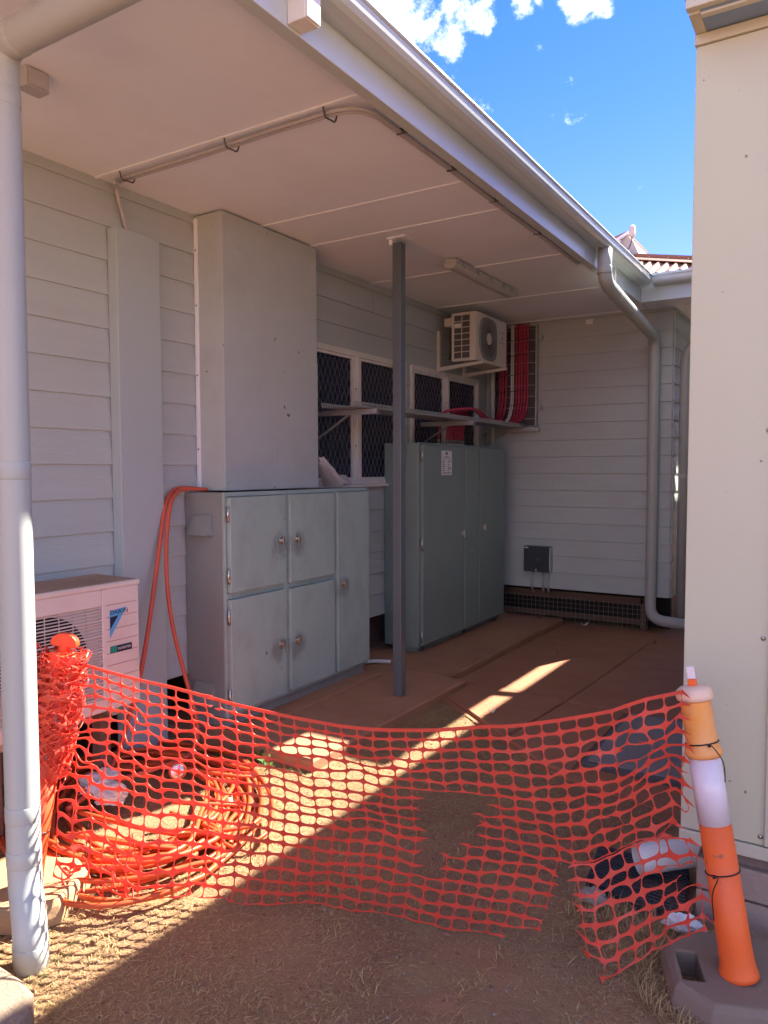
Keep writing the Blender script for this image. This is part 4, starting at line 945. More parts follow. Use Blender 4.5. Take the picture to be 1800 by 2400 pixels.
# ------------------------------------------------------------------ isolator on the back wall
iso = thing('isolator_box', 'dark isolator box low on the back wall with three conduits below', 'box', (0.64, 7.65, 0.34))
MB().box(0.497, 0.770, YB - 0.115, YB - 0.0205, 0.545, 0.812).build('enclosure', 'encl', iso, 0.006)
MB().box(0.7705, 0.784, YB - 0.10, YB - 0.03, 0.55, 0.808).build('side_cover', 'duct', iso, 0.003)
MB().box(0.507, 0.548, YB - 0.1165, YB - 0.1155, 0.792, 0.803).build('label_plate', 'paper', iso)
MB().lathe([(0.016, 0), (0.013, 0.012), (0, 0.014)], (0.655, YB - 0.1152, 0.675), (0, -1, 0), 14).build('knob', 'dgrey', iso)
MB().box(0.628, 0.644, YB - 0.122, YB - 0.1155, 0.555, 0.575).build('latch', 'galv', iso)
for x in (0.565, 0.685, 0.742):
    MB().tube([(x, YB - 0.06, 0.5445), (x, YB - 0.055, 0.40), (x, YB - 0.0, 0.31)], 0.012, 10).build('conduit', 'conduit', iso)

# ================================================================== ORANGE CONDUIT COIL
coil = thing('conduit_coil', 'big loose coil of orange conduit heaped on the ground under the air conditioner', 'conduit coil', (0.6, 2.42, 0))
pts = []; turns = 15
for k in range(turns*26 + 1):
    t = k/26.0; a = -2*math.pi*t + 0.6; i = int(t)
    rr = 1.03 + 0.20*math.sin(i*2.4 + 0.5) + 0.09*math.sin(t*1.7) + 0.06*math.sin(a*3 + i) + 0.03*math.sin(a*5 + i*2)
    cx = 0.61 + 0.06*math.sin(i*1.9) + 0.03*math.sin(t*0.9); cy = 2.36 + 0.07*math.cos(i*2.7 + 0.4)
    eu, ev = 0.60*rr*math.cos(a), 0.44*rr*math.sin(a)
    x = cx + 0.77*eu + 0.64*ev; y = cy - 0.64*eu + 0.77*ev
    z = 0.013 + 0.0052*i*(0.75 + 0.25*math.sin(a*2 + i)) + 0.016*max(0, math.sin(a*2.0 + i*1.3)) + 0.008*math.sin(a*3 + i*2)
    pts.append((x, y, max(0.016, z)))
mb = MB(); mb.tube(smoothpath(pts, 2), 0.0105, 8)
mb.build('loops', 'oconduit', coil)
A = [(0.10, 3.34, 1.502), (0.04, 3.25, 1.515), (0.06, 3.125, 1.502), (0.09, 3.036, 1.418), (0.13, 2.955, 1.216), (0.17, 2.874, 0.987), (0.22, 2.774, 0.723), (0.27, 2.668, 0.498), (0.32, 2.553, 0.333), (0.36, 2.451, 0.195), (0.40, 2.30, 0.10), (0.42, 2.12, 0.06)]
MB().tube(smoothpath(A, 6), 0.0125, 10).build('riser', 'riser', coil)
B = [(0.12, 3.34, 1.504), (0.07, 3.194, 1.510), (0.10, 3.106, 1.483), (0.13, 3.032, 1.407), (0.16, 2.975, 1.216), (0.20, 2.939, 0.981), (0.25, 2.929, 0.746), (0.32, 2.937, 0.512), (0.40, 2.935, 0.309), (0.47, 2.89, 0.20), (0.52, 2.815, 0.15), (0.56, 2.715, 0.135), (0.58, 2.58, 0.15), (0.50, 2.40, 0.13), (0.38, 2.2, 0.11)]
MB().tube(smoothpath(B, 6), 0.0115, 10).build('riser', 'riser', coil)
# loose ends and kinked lengths at the right of the heap
for P in ([(0.30, 2.74, 0.10), (0.55, 2.82, 0.10), (0.78, 2.88, 0.075), (0.90, 2.90, 0.06), (0.86, 2.80, 0.07), (0.62, 2.66, 0.11)],
          [(0.60, 2.05, 0.12), (0.90, 2.10, 0.11), (1.10, 2.22, 0.07), (1.16, 2.33, 0.05), (1.08, 2.36, 0.06), (0.9, 2.30, 0.09)],
          [(0.70, 1.92, 0.10), (0.98, 2.02, 0.09), (1.14, 2.16, 0.05), (1.19, 2.30, 0.03)],
          [(0.86, 2.35, 0.11), (1.02, 2.52, 0.07), (1.10, 2.66, 0.03)]):
    MB().tube(smoothpath(P, 6), 0.0105, 8).build('loose_length', 'oconduit', coil)

# rubbish in the coil
mb = MB(); crumple(mb, 0.42, 2.31, 0.10, 0.10, 0.075, 0.065, 8.3, 13, 0.55); crumple(mb, 0.54, 2.27, 0.09, 0.07, 0.06, 0.05, 5.7, 11, 0.6)
solo(mb, 'plastic_bag', 'bagw', 'crumpled white plastic bag lying inside the orange coil', 'bag')
sp = thing('tape_spool', 'small spool with a shiny end standing in the orange coil', 'spool', (0.70, 2.54, 0.05))
ax = Vector((0.75, -0.6, 0.25)).normalized()
MB().lathe([(0.040, -0.025), (0.042, -0.022), (0.036, -0.018), (0.036, 0.018), (0.042, 0.022), (0.040, 0.025)], (0.69, 2.54, 0.155), ax, 20).build('body', 'net', sp)
MB().lathe([(0.034, 0.0255), (0.034, 0.029), (0.026, 0.027), (0.018, 0.031), (0, 0.031)], (0.69, 2.54, 0.155), ax, 20).build('end_cap', 'steel', sp)
for i, (x, y, lab) in enumerate([(0.885, 2.625, 'white plastic cap right of the coil, nearest the loops'), (0.935, 2.64, 'white plastic cap in the middle of the three by the coil'), (1.035, 2.64, 'white plastic cap farthest right of the coil')]):
    mb = MB(); mb.lathe([(0.020, 0), (0.022, 0.004), (0.021, 0.024), (0.014, 0.029), (0, 0.030)], (x, y, 0.005), (0.35*(i - 1), -0.3, 1), 16)
    solo(mb, 'bottle_cap', 'white', lab, 'cap', 'plastic caps by the coil')

# ================================================================== BOLLARDS
def hex_base(mb, cx, cy, rx, ry, rot, z1, hole=None):
    c = []
    for a in (22, 68, 112, 158, 202, 248, 292, 338):
        t = math.radians(a + 0); u, v = rx*math.cos(t)*1.08, ry*math.sin(t)*1.08
        c.append((cx + u*math.cos(rot) - v*math.sin(rot), cy + u*math.sin(rot) + v*math.cos(rot)))
    return c
def bollard_base(t, cx, cy, rx, ry, rot, mat):
    R = lambda u, v: (cx + u*math.cos(rot) - v*math.sin(rot), cy + u*math.sin(rot) + v*math.cos(rot))
    # rubber foot with a rectangular hand hole: rings outside to hole
    out = [R(u*rx, v*ry) for u, v in ((-1, -0.55), (-0.62, -1), (0.62, -1), (1, -0.55), (1, 0.55), (0.62, 1), (-0.62, 1), (-1, 0.55))]
    mb = MB(); n = 8
    hole = [R(-0.72*rx + u*0.13*rx*1.0, v*0.36*ry - 0.05*ry) for u, v in ((-1, -1), (1, -1), (1, 1), (-1, 1))]
    zs = [(1.0, 0.0), (1.0, 0.028), (0.965, 0.062), (0.90, 0.082)]
    vs = []
    for s, z in zs:
        for p in out: vs.append((cx + (p[0]-cx)*s, cy + (p[1]-cy)*s, z))
    top = (len(zs)-1)*n
    fs = [(k*n + i, k*n + (i+1) % n, (k+1)*n + (i+1) % n, (k+1)*n + i) for k in range(len(zs)-1) for i in range(n)]
    o = len(vs); vs += [(x, y, 0.080) for x, y in hole]; vs += [(x, y, 0.003) for x, y in hole]
    T = lambda i: top + i
    fs += [(T(7), T(0), o + 0, o + 3), (T(0), T(1), o + 1, o + 0), (T(1), T(2), T(3), o + 1), (o + 1, T(3), T(4), o + 2), (T(4), T(5), T(6), o + 2), (T(6), T(7), o + 3, o + 2)]
    fs += [(o + i, o + (i+1) % 4, o + 4 + (i+1) % 4, o + 4 + i) for i in range(4)]
    mb.add(vs, fs); b = mb.build('base', mat, t, 0.012)
    MB().poly([R(-0.72*rx + u*0.19*rx + 0.05*rx, v*0.46*ry - 0.05*ry) for u, v in ((-1, -1), (1, -1), (1, 1), (-1, 1))], 0.0805, 0.083).v
    return b
def bollard(label, b0, t0, base, basemat, full, faded):
    t = thing('bollard', label, 'bollard', (b0[0], b0[1], 0), 'orange bollards')
    b, a = Vector(b0), (Vector(t0) - Vector(b0)); L_ = a.length; a.normalize()
    bollard_base(t, *base, basemat)
    MB().lathe([(0.057, 0.0), (0.057, 0.012), (0.054, 0.022), (0.0505, 0.05), (0.049, 0.10), (0.0475, 0.458)], b, a, 32).build('lower_tube', 'head' if full else 'bollard', t)
    MB().lathe([(0.0478, 0.4585), (0.0478, 0.660)], b, a, 32).build('reflective_band', 'band', t)
    MB().lathe([(0.0470, 0.6605), (0.053, 0.664), (0.056, 0.674), (0.054, 0.684), (0.050, 0.690), (0.0475, 0.700), (0.0450, 0.826), (0.0455, 0.834)], b, a, 32).build('upper_tube', 'faded' if faded else 'bollard', t)
    MB().lathe([(0.0455, 0.8345), (0.054, 0.838), (0.056, 0.850), (0.053, 0.866), (0.040, 0.876), (0.020, 0.880)], b, a, 32).build('collar', 'fadedcap' if faded else 'bollard', t)
    if full:   # T-shaped head
        mb = MB(); mb.lathe([(0.024, 0.876), (0.021, 0.890), (0.021, 0.908)], b, a, 16)
        sd = Vector((0.85, 0.53, 0)); sd = (sd - a*sd.dot(a)).normalized(); nn = sd.cross(a)
        prof = [(-0.047, 0.900), (-0.049, 0.908)] + [(-0.049*math.cos(math.pi*k/14), 0.912 + 0.037*math.sin(math.pi*k/14)) for k in range(15)] + [(0.049, 0.908), (0.047, 0.900), (0.022, 0.898), (-0.022, 0.898)]
        n_ = len(prof); vv = [b + sd*u + a*h + nn*s_ for s_ in (-0.019, 0.019) for u, h in prof]
        mb.add(vv, [tuple(range(n_ - 1, -1, -1)), tuple(range(n_, 2*n_))] + [(i, (i+1) % n_, n_ + (i+1) % n_, n_ + i) for i in range(n_)])
        mb.build('head', 'head', t, 0.004)
    else:      # snapped-off stem
        u = Vector((1, 0, 0)); p = b + a*0.878
        mb = MB(); mb.bar(p, p + a*0.022, 0.026, 0.018, (0, 1, 0)); mb.build('stem', 'bollard', t, 0.003)
        MB().bar(p + a*0.0222, p + a*0.062, 0.024, 0.015, (0, 1, 0)).build('stem_tip', 'band', t, 0.003)
    return t, b, a
tR, bR, aR = bollard('leaning orange bollard with white band and snapped top at the right', (3.205, 2.46, 0.078), (3.05, 2.50, 0.93), (3.23, 2.50, 0.245, 0.20, math.radians(20)), 'rubber', False, True)
tL, bL, aL = bollard('orange bollard with a round head wrapped in mesh at the left', (0.90, 1.61, 0.078), (0.962, 1.735, 0.90), (0.83, 1.62, 0.235, 0.20, math.radians(25)), 'rubber2', True, False)
def cable_tie(t, b, a, h, r, tail, sag, side=0.0):
    u = Vector((0.55, -0.83, 0)); u = (u - a*u.dot(a)).normalized(); w = a.cross(u)
    ring = [b + a*(h + 0.004*math.sin(2*math.pi*k/32 + 1)) + (u*math.cos(2*math.pi*k/32) + w*math.sin(2*math.pi*k/32))*(r + 0.002) for k in range(33)]
    mb = MB(); mb.tube(ring, 0.0022, 6, False)
    q = b + a*h + (u*math.cos(side) + w*math.sin(side))*(r + 0.005)
    mb.tube(smoothpath([q, q + Vector((0.012, -0.008, 0.0)), q + Vector((0.022 + tail*0.02, -0.012, -sag*0.4)), q + Vector((0.028 + tail*0.02, -0.010, -sag))], 5), 0.0017, 6)
    mb.lathe([(0.005, -0.004), (0.005, 0.004)], q, a, 8)
    mb.build('cable_tie', 'tie', t)
cable_tie(tR, bR, aR, 0.704, 0.0475, 1, 0.10, 0.0)
cable_tie(tR, bR, aR, 0.312, 0.0485, -1.2, 0.13, -0.9)
cable_tie(tL, bL, aL, 0.215, 0.049, -0.5, 0.20, 0.7)

# ================================================================== ORANGE MESH FENCE
NET = thing('barrier_mesh', 'torn orange plastic barrier mesh strung between the two bollards', 'barrier mesh', (2.0, 2.1, 0))
Tp = [(0.975, 1.745, 0.905), (1.016, 1.757, 0.908), (1.138, 1.803, 0.879), (1.265, 1.848, 0.854), (1.374, 1.886, 0.838), (1.488, 1.927, 0.815), (1.621, 1.974, 0.787), (1.81, 2.041, 0.758), (1.995, 2.107, 0.737), (2.115, 2.149, 0.736), (2.291, 2.211, 0.749), (2.46, 2.271, 0.775), (2.528, 2.295, 0.78), (2.669, 2.345, 0.811), (2.816, 2.397, 0.849), (2.91, 2.42, 0.896), (3.03, 2.425, 0.94)]
Bp = [(0.94, 1.70, 0.10), (0.985, 1.765, 0.06), (1.222, 1.853, 0.012), (1.363, 1.976, 0.012), (1.489, 2.004, 0.012), (1.756, 2.139, 0.012), (1.903, 2.20, 0.012), (2.044, 2.245, 0.012), (2.18, 2.275, 0.014), (2.309, 2.305, 0.016), (2.481, 2.345, 0.018), (2.585, 2.385, 0.020)]
Mp = [(0.945, 1.73, 0.50), (1.05, 1.80, 0.46), (1.18, 1.852, 0.425), (1.36, 1.925, 0.405), (1.55, 1.99, 0.39), (1.806, 2.085, 0.374), (2.02, 2.16, 0.365), (2.243, 2.235, 0.355), (2.45, 2.31, 0.338), (2.663, 2.378, 0.331)]
MpR = [(2.663, 2.378, 0.331), (2.72, 2.39, 0.34), (2.865, 2.43, 0.395), (2.96, 2.435, 0.44), (3.055, 2.415, 0.47)]
BpR = [(2.735, 2.36, 0.035), (2.815, 2.30, 0.012), (2.868, 2.36, 0.020), (2.937, 2.42, 0.070), (3.016, 2.425, 0.115), (3.121, 2.425, 0.195)]
def resample(P, n):
    P = np.array(P, float); s = np.r_[0, np.cumsum(np.linalg.norm(np.diff(P, axis=0), axis=1))]; s /= s[-1]
    t = np.linspace(0, 1, n); return np.stack([np.interp(t, s, P[:, k]) for k in range(3)], 1)
NC, NR = 39, 18
CUT = 31                                   # column where the lower tear runs
def part_of(P, frac_x):                    # split a polyline at x
    return [p for p in P if p[0] <= frac_x], [p for p in P if p[0] > frac_x]
T = resample(Tp, NC + 1)
xc = T[CUT, 0]
Ml = resample(Mp, CUT + 1); Mr = resample(MpR, NC - CUT + 1)
Bl = resample(Bp, CUT + 1); Br = resample(BpR, NC - CUT + 1)
VM = 0.60
def net_pos(c, r, side):
    """grid point; c in 0..NC, r in 0..NR (floats allowed); side 0 = main sheet, 1 = right-hand flap"""
    def at(A, u):
        u = min(max(u, 0), len(A) - 1); i = min(int(u), len(A) - 2); f = u - i; return A[i]*(1-f) + A[i+1]*f
    v = r / NR; t = at(T, c)
    m = at(Ml, c) if c <= CUT else at(Mr, c - CUT)
    if side == 0 and c > CUT: m = at(Mr, c - CUT)
    b = at(Bl, c) if side == 0 else at(Br, c - CUT)
    if v <= VM: p = t + (m - t)*(v/VM)
    else: p = m + (b - m)*((v - VM)/(1 - VM))
    p = np.array(p)
    # drape: gathers by the posts, soft folds elsewhere
    left = math.exp(-c/5.0); right = math.exp(-(NC - c)/3.5)
    n1 = pn(c*0.33, r*0.16, 1.7); n2 = pn(c*0.9 + r*0.35, r*0.30, 7.1); n3 = pn(c*0.5, r*0.5, 12.3)
    amp = 0.018 + 0.05*left + 0.045*right
    off = amp*n1*1.2 + (0.008 + 0.03*left + 0.020*right)*n2
    edge = min(1, v*6); n4 = pn(c*0.93 + 3.1, r*0.87, 31.0); n5 = pn(c*1.07, r*0.95, 47.0)
    p[0] += -0.334*off*edge; p[1] += 0.943*off*edge
    p[2] += (0.010*n3 + 0.022*left*n2 + 0.035*right*n1 + 0.02*right*n4) * min(1, v*5) * (0.3 if v > 0.93 else 1)
    p[2] += 0.008*n4*edge; p[0] += (0.007*n5 + 0.006*n2 + 0.02*left*n3 + 0.03*right*n2 + 0.02*right*n5)*edge
    if side == 0 or v < 0.9: p[2] = max(p[2], 0.010 + 0.012*abs(n2))
    return p
HOLE = [(2.225, 0.515), (2.49, 0.545), (2.45, 0.412), (2.38, 0.322), (2.29, 0.21), (2.20, 0.21)]
def inside(x, z, P):
    k = False; n = len(P)
    for i in range(n):
        x1, z1 = P[i]; x2, z2 = P[(i+1) % n]
        if (z1 > z) != (z2 > z) and x < (x2-x1)*(z-z1)/(z2-z1) + x1: k = not k
    return k
gone = set()
for c in range(NC):
    for r in range(NR):
        side = 1 if c >= CUT and r/NR >= VM else 0
        q = net_pos(c + .5, r + .5, side)
        if inside(q[0], q[2], HOLE): gone.add((c, r))
        if c == CUT and r/NR >= VM - 0.02: gone.add((c, r))
gone |= {(10, 0), (10, 1), (11, 1), (35, 3), (36, 3), (4, 11), (NC-1, 9), (NC-1, 10), (NC-2, 13), (CUT+1, NR-1), (NC-1, 13), (NC-1, 14), (CUT-1, NR-1), (CUT-2, NR-1), (34, 8), (CUT-1, NR-3)}
K = 16
def hole_pt(k):
    a = 2*math.pi*(k + 0.5)/K; ca, sa = math.cos(a), math.sin(a); e = 0.64
    return 0.5 + 0.470*math.copysign(abs(ca)**e, ca), 0.5 + 0.405*math.copysign(abs(sa)**e, sa)
def rim_pt(k):
    a = 2*math.pi*(k + 0.5)/K; ca, sa = math.cos(a), math.sin(a); m = max(abs(ca), abs(sa))
    return 0.5 + 0.5*ca/m, 0.5 + 0.5*sa/m
cell_i = [hole_pt(k) for k in range(K)]; cell_o = [rim_pt(k) for k in range(K)]
corner = [(0, 0), (1, 0), (1, 1), (0, 1)]
nm = MB()
def stub(c, r, side, dx):
    """torn ends of the horizontal strands sticking into a missing cell"""
    for rr in (r, r + 1):
        L_ = random.uniform(0.25, 0.75); dz = random.uniform(-0.25, 0.25); x0 = c if dx > 0 else c + 1
        a0 = net_pos(x0, rr - 0.17, side); a1 = net_pos(x0, rr + 0.17, side); m0 = net_pos(x0 + dx*L_*0.45, rr - 0.08 + dz*0.4, side); m1 = net_pos(x0 + dx*L_*0.45, rr + 0.08 + dz*0.4, side); e = net_pos(x0 + dx*L_, rr + dz, side)
        e = np.array(e) + np.array([0.0, random.uniform(-.012, .012), 0])
        nm.add([a0, a1, m1, m0, e], [(0, 1, 2, 3), (3, 2, 4)])
for c in range(NC):
    for r in range(NR):
        side = 1 if c >= CUT and r/NR >= VM else 0
        if (c, r) in gone:
            if c > 0 and (c-1, r) not in gone: stub(c, r, 0 if c <= CUT else side, 1)
            if c < NC-1 and (c+1, r) not in gone: stub(c, r, 1 if (c >= CUT and r/NR >= VM) else side, -1)
            continue
        vo = [net_pos(c + u, r + v, side) for u, v in cell_o]; vi = [net_pos(c + u, r + v, side) for u, v in cell_i]
        vc = [net_pos(c + u, r + v, side) for u, v in corner]
        fs = []
        for k in range(K):
            k2 = (k+1) % K
            a, b = cell_o[k], cell_o[k2]
            if abs(a[0]-b[0]) > 1e-6 and abs(a[1]-b[1]) > 1e-6:     # wraps a corner
                ci = min(range(4), key=lambda i: (corner[i][0]-(a[0]+b[0])/2)**2 + (corner[i][1]-(a[1]+b[1])/2)**2)
                fs.append((k, 2*K + ci, k2, K + k2, K + k))
            else: fs.append((k, k2, K + k2, K + k))
        nm.add(vo + vi + vc, fs)
for r in range(NR):                          # free right edge: pointed strand ends
    if (NC-1, r) in gone: continue
    side = 1 if r/NR >= VM else 0
    for rr in (r,):
        a0 = net_pos(NC, rr - 0.16, side); a1 = net_pos(NC, rr + 0.16, side); e = np.array(net_pos(NC, rr + random.uniform(-.2, .35), side)) + np.array([random.uniform(0.02, 0.04), -0.012, random.uniform(-.015, .005)])
        nm.add([a0, a1, e], [(0, 1, 2)])
nmo = nm.build('mesh_sheet', 'net', NET)
# weld and give the plastic its thickness
def weld(o, d=0.0004, th=0.0018):
    w = o.modifiers.new('weld', 'WELD'); w.merge_threshold = d
    s = o.modifiers.new('thickness', 'SOLIDIFY'); s.thickness = th; s.offset = 0
weld(nmo)
# top band of the sheet (selvedge)
mb = MB(); n = NC*3
for k in range(n):
    c0, c1 = k/3, (k+1)/3
    def q(c, r): return Vector(net_pos(c, r, 0))
    up = Vector((0, 0, 1))
    mb.add([q(c0, 0) + up*0.004, q(c1, 0) + up*0.004, q(c1, 0) - up*0.008, q(c0, 0) - up*0.008], [(0, 1, 2, 3)])
sv = mb.build('selvedge', 'net', NET); weld(sv, 0.0004, 0.0022)
# crumpled length wound round the left bollard
wm = MB(); WC, WR = 22, 15
def wrap_pos(c, r):
    a = 2*math.pi*c/10.0 - 0.9; h = 0.885 - 0.50*(r/WR)*(0.85 + 0.3*pn(c*0.4, 2.2)) 
    n1 = pn(c*0.55, r*0.45, 3.3); n2 = pn(c*1.3, r*1.1, 9.1); n3 = pn(c*0.8, r*0.9, 21.0)
    rad = 0.060 + 0.0010*c + 0.030*abs(n1) + 0.022*n2 + 0.018*(1 - abs(2*r/WR - 0.9))
    u = Vector((1, 0, 0)); u = (u - aL*u.dot(aL)).normalized(); w = aL.cross(u)
    return bL + aL*(h + 0.030*n2 + 0.022*n3) + (u*math.cos(a + 0.35*n3) + w*math.sin(a + 0.35*n3))*max(0.052, rad)
for c in range(WC):
    for r in range(WR):
        if random.random() < 0.05: continue
        vo = [wrap_pos(c + u, r + v) for u, v in cell_o]; vi = [wrap_pos(c + u, r + v) for u, v in cell_i]; vc = [wrap_pos(c + u, r + v) for u, v in corner]
        fs = []
        for k in range(K):
            k2 = (k+1) % K; a, b = cell_o[k], cell_o[k2]
            if abs(a[0]-b[0]) > 1e-6 and abs(a[1]-b[1]) > 1e-6:
                ci = min(range(4), key=lambda i: (corner[i][0]-(a[0]+b[0])/2)**2 + (corner[i][1]-(a[1]+b[1])/2)**2)
                fs.append((k, 2*K + ci, k2, K + k2, K + k))
            else: fs.append((k, k2, K + k2, K + k))
        wm.add(vo + vi + vc, fs)
wo = wm.build('wound_end', 'net', NET); weld(wo)
sl = MB(); SN, SM = 26, 40                    # the innermost layers, pressed into one crumpled sleeve
vv = []
u_ = Vector((1, 0, 0)); u_ = (u_ - aL*u_.dot(aL)).normalized(); w_ = aL.cross(u_)
for i in range(SN + 1):
    h = 0.42 + 0.45*i/SN
    for j in range(SM):
        t_ = 2*math.pi*j/SM; k_ = pn(3*math.cos(t_), 3*math.sin(t_), h*14); k2 = pn(7*math.cos(t_), 7*math.sin(t_), h*30 + 5)
        rad = (0.056 + 0.012*k_ + 0.009*abs(k2) + 0.008*math.sin(math.pi*min(1, i/SN*1.1)))
        vv.append(bL + aL*(h + 0.012*k2) + (u_*math.cos(t_) + w_*math.sin(t_))*max(0.051, rad))
sl.add(vv, [(i*SM + j, i*SM + (j+1) % SM, (i+1)*SM + (j+1) % SM, (i+1)*SM + j) for i in range(SN) for j in range(SM) if random.random() > 0.10])
so_ = sl.build('wound_sleeve', 'net', NET); weld(so_, 0.0002, 0.001)
# trailing shreds at the foot of the left post
mb = MB()
for k in range(16):
    x = random.uniform(0.97, 1.22); y = 1.70 + (x - 0.93)*0.45 + random.uniform(-0.03, 0.05); z = random.uniform(0.02, 0.42)*(1 - (x - 0.93)*1.6)
    p = Vector((x, y, max(z, 0.02))); path = [p]
    for j in range(5): p = p + Vector((random.uniform(-0.018, 0.03), random.uniform(-0.02, 0.02), random.uniform(-0.05, 0.022))); p.z = max(p.z, 0.008); path.append(p.copy())
    P = smoothpath(path, 3)
    for a, b in zip(P[:-1], P[1:]):
        w = 0.0035 + 0.003*random.random(); s = Vector((0.2, 0.3, 1)).normalized()*w
        mb.add([a - s, b - s, b + s, a + s], [(0, 1, 2, 3)])
sh = mb.build('loose_shreds', 'net', NET); stuff(sh); weld(sh, 0.0002, 0.0015)

# ================================================================== RIGHT-HAND BITS
lid = thing('pit_lid', 'flat square grey pit lid set in the ground by the cream building', 'pit lid', (2.55, 4.5, 0))
MB().poly([(2.235, 3.99), (2.93, 3.96), (2.93, 4.98), (2.245, 4.98)], -0.03, 0.0345, 0.004).build('frame', 'dgrey', lid)
MB().poly([(2.265, 4.02), (2.90, 3.99), (2.90, 4.95), (2.275, 4.95)], 0.030, 0.040, 0.003).build('cover', 'lid', lid)
mt = thing('ribbed_mat', 'black ribbed plastic mat lying behind the torn mesh', 'mat', (2.78, 2.98, 0))
mb = MB(); c4 = [(2.585, 3.13), (2.625, 2.815), (2.99, 2.77), (2.945, 3.13)]
mb.poly(c4, -0.005, 0.030); mb.build('sheet', 'mat', mt)
mb = MB(); A0, A1, A2, A3 = [Vector((*p, 0.033)) for p in c4]
for i in range(15):
    t = (i + 0.5)/15; mb.bar(A0.lerp(A1, t), A3.lerp(A2, t), 0.010, 0.007)
stuff(mb.build('ribs', 'mat', mt))
wp = thing('waste_pipe', 'white waste pipe poking out from under the cream building', 'pipe', (2.95, 3.08, 0.1))
MB().tube([(3.25, 3.30, 0.165), (2.78, 2.97, 0.095)], 0.058, 20, False).tube([(3.25, 3.30, 0.165), (2.78, 2.97, 0.095)], 0.052, 20, False).build('pipe_run', 'white', wp)
mb = MB(); crumple(mb, 2.672, 2.745, 0.018, 0.050, 0.034, 0.034, 4.4, 10, 0.45)
solo(mb, 'rock', 'stone', 'rough brown stone beside the black mat', 'rock')
pa = MB(); crumple(pa, 3.00, 2.735, 0.022, 0.060, 0.030, 0.034, 6.1, 12, 0.5)
solo(pa, 'crumpled_newspaper', 'paper', 'crumpled printed paper tucked against the right bollard base', 'paper')
mb = MB(); mb.poly([(1.00, 1.0), (1.50, 0.98), (1.555, 1.13), (1.515, 1.225), (1.462, 1.268), (1.38, 1.285), (1.05, 1.29)], -0.03, 0.105, 0.014)
ks = mb.build('kerb_stone', 'kerb', None, 0.01); tag(ks, 'rough pebbly concrete block in the near left corner', 'block')

# leaves and paper scraps on the paving
for i, (x, y, s, lab) in enumerate([(0.70, 7.52, .05, 'curled dead leaf on the slab below the isolator'), (1.17, 7.55, .055, 'pale dead leaf below the wire mesh'), (1.95, 7.1, .06, 'broad dead leaf on the far paving near the downpipe'), (1.33, 6.2, .04, 'small dead leaf beside the far end of the light strip'), (1.49, 4.50, .035, 'pale scrap by the corner of the paving')]):
    mb = MB(); n = 6; vs = []
    for k in range(n + 1):
        t = k/n; w = s*0.42*math.sin(math.pi*min(max(t, .04), .96))
        for sg in (-1, 0, 1): vs.append((x + (t - .5)*s*1.6*math.cos(i) - sg*w*math.sin(i), y + (t - .5)*s*1.6*math.sin(i) + sg*w*math.cos(i), 0.066 + 0.4*abs(sg)*w + 0.018*(t - .5)**2*8 - (0.035 if x > 0.92 else 0)))
    mb.add(vs, [(3*k + j, 3*k + j + 1, 3*k + j + 4, 3*k + j + 3) for k in range(n) for j in range(2)], True)
    solo(mb, 'dead_leaf', 'leaf' if i not in (1, 4) else 'white', lab, 'leaf', 'leaves and scraps on the paving')

# little weeds along the slab edge
for i, (x, y) in enumerate([(0.532, 2.995), (0.614, 3.07), (0.70, 3.13), (0.80, 3.07)]):
    w = thing('weed', 'small green weed at the slab edge, %s from the left' % ['first', 'second', 'third', 'fourth'][i], 'weed', (x, y, 0), 'weeds along the slab edge')
    mb = MB()
    for k in range(11):
        a = k*2.4 + i; L_ = random.uniform(0.02, 0.045); h = random.uniform(0.012, 0.06)
        c = Vector((x + 0.012*math.cos(a), y + 0.012*math.sin(a), h)); d = Vector((math.cos(a), math.sin(a), 0.35)).normalized()*L_; s = Vector((-math.sin(a), math.cos(a), 0))*L_*0.28
        mb.add([c, c + d*0.5 + s, c + d, c + d*0.5 - s], [(0, 1, 2, 3)])
    mb.build('leaves', 'weed', w)
    MB().tube([(x, y, -0.005), (x + 0.003, y, 0.035), (x, y + 0.003, 0.065)], 0.0018, 5).build('stem', 'weed', w)

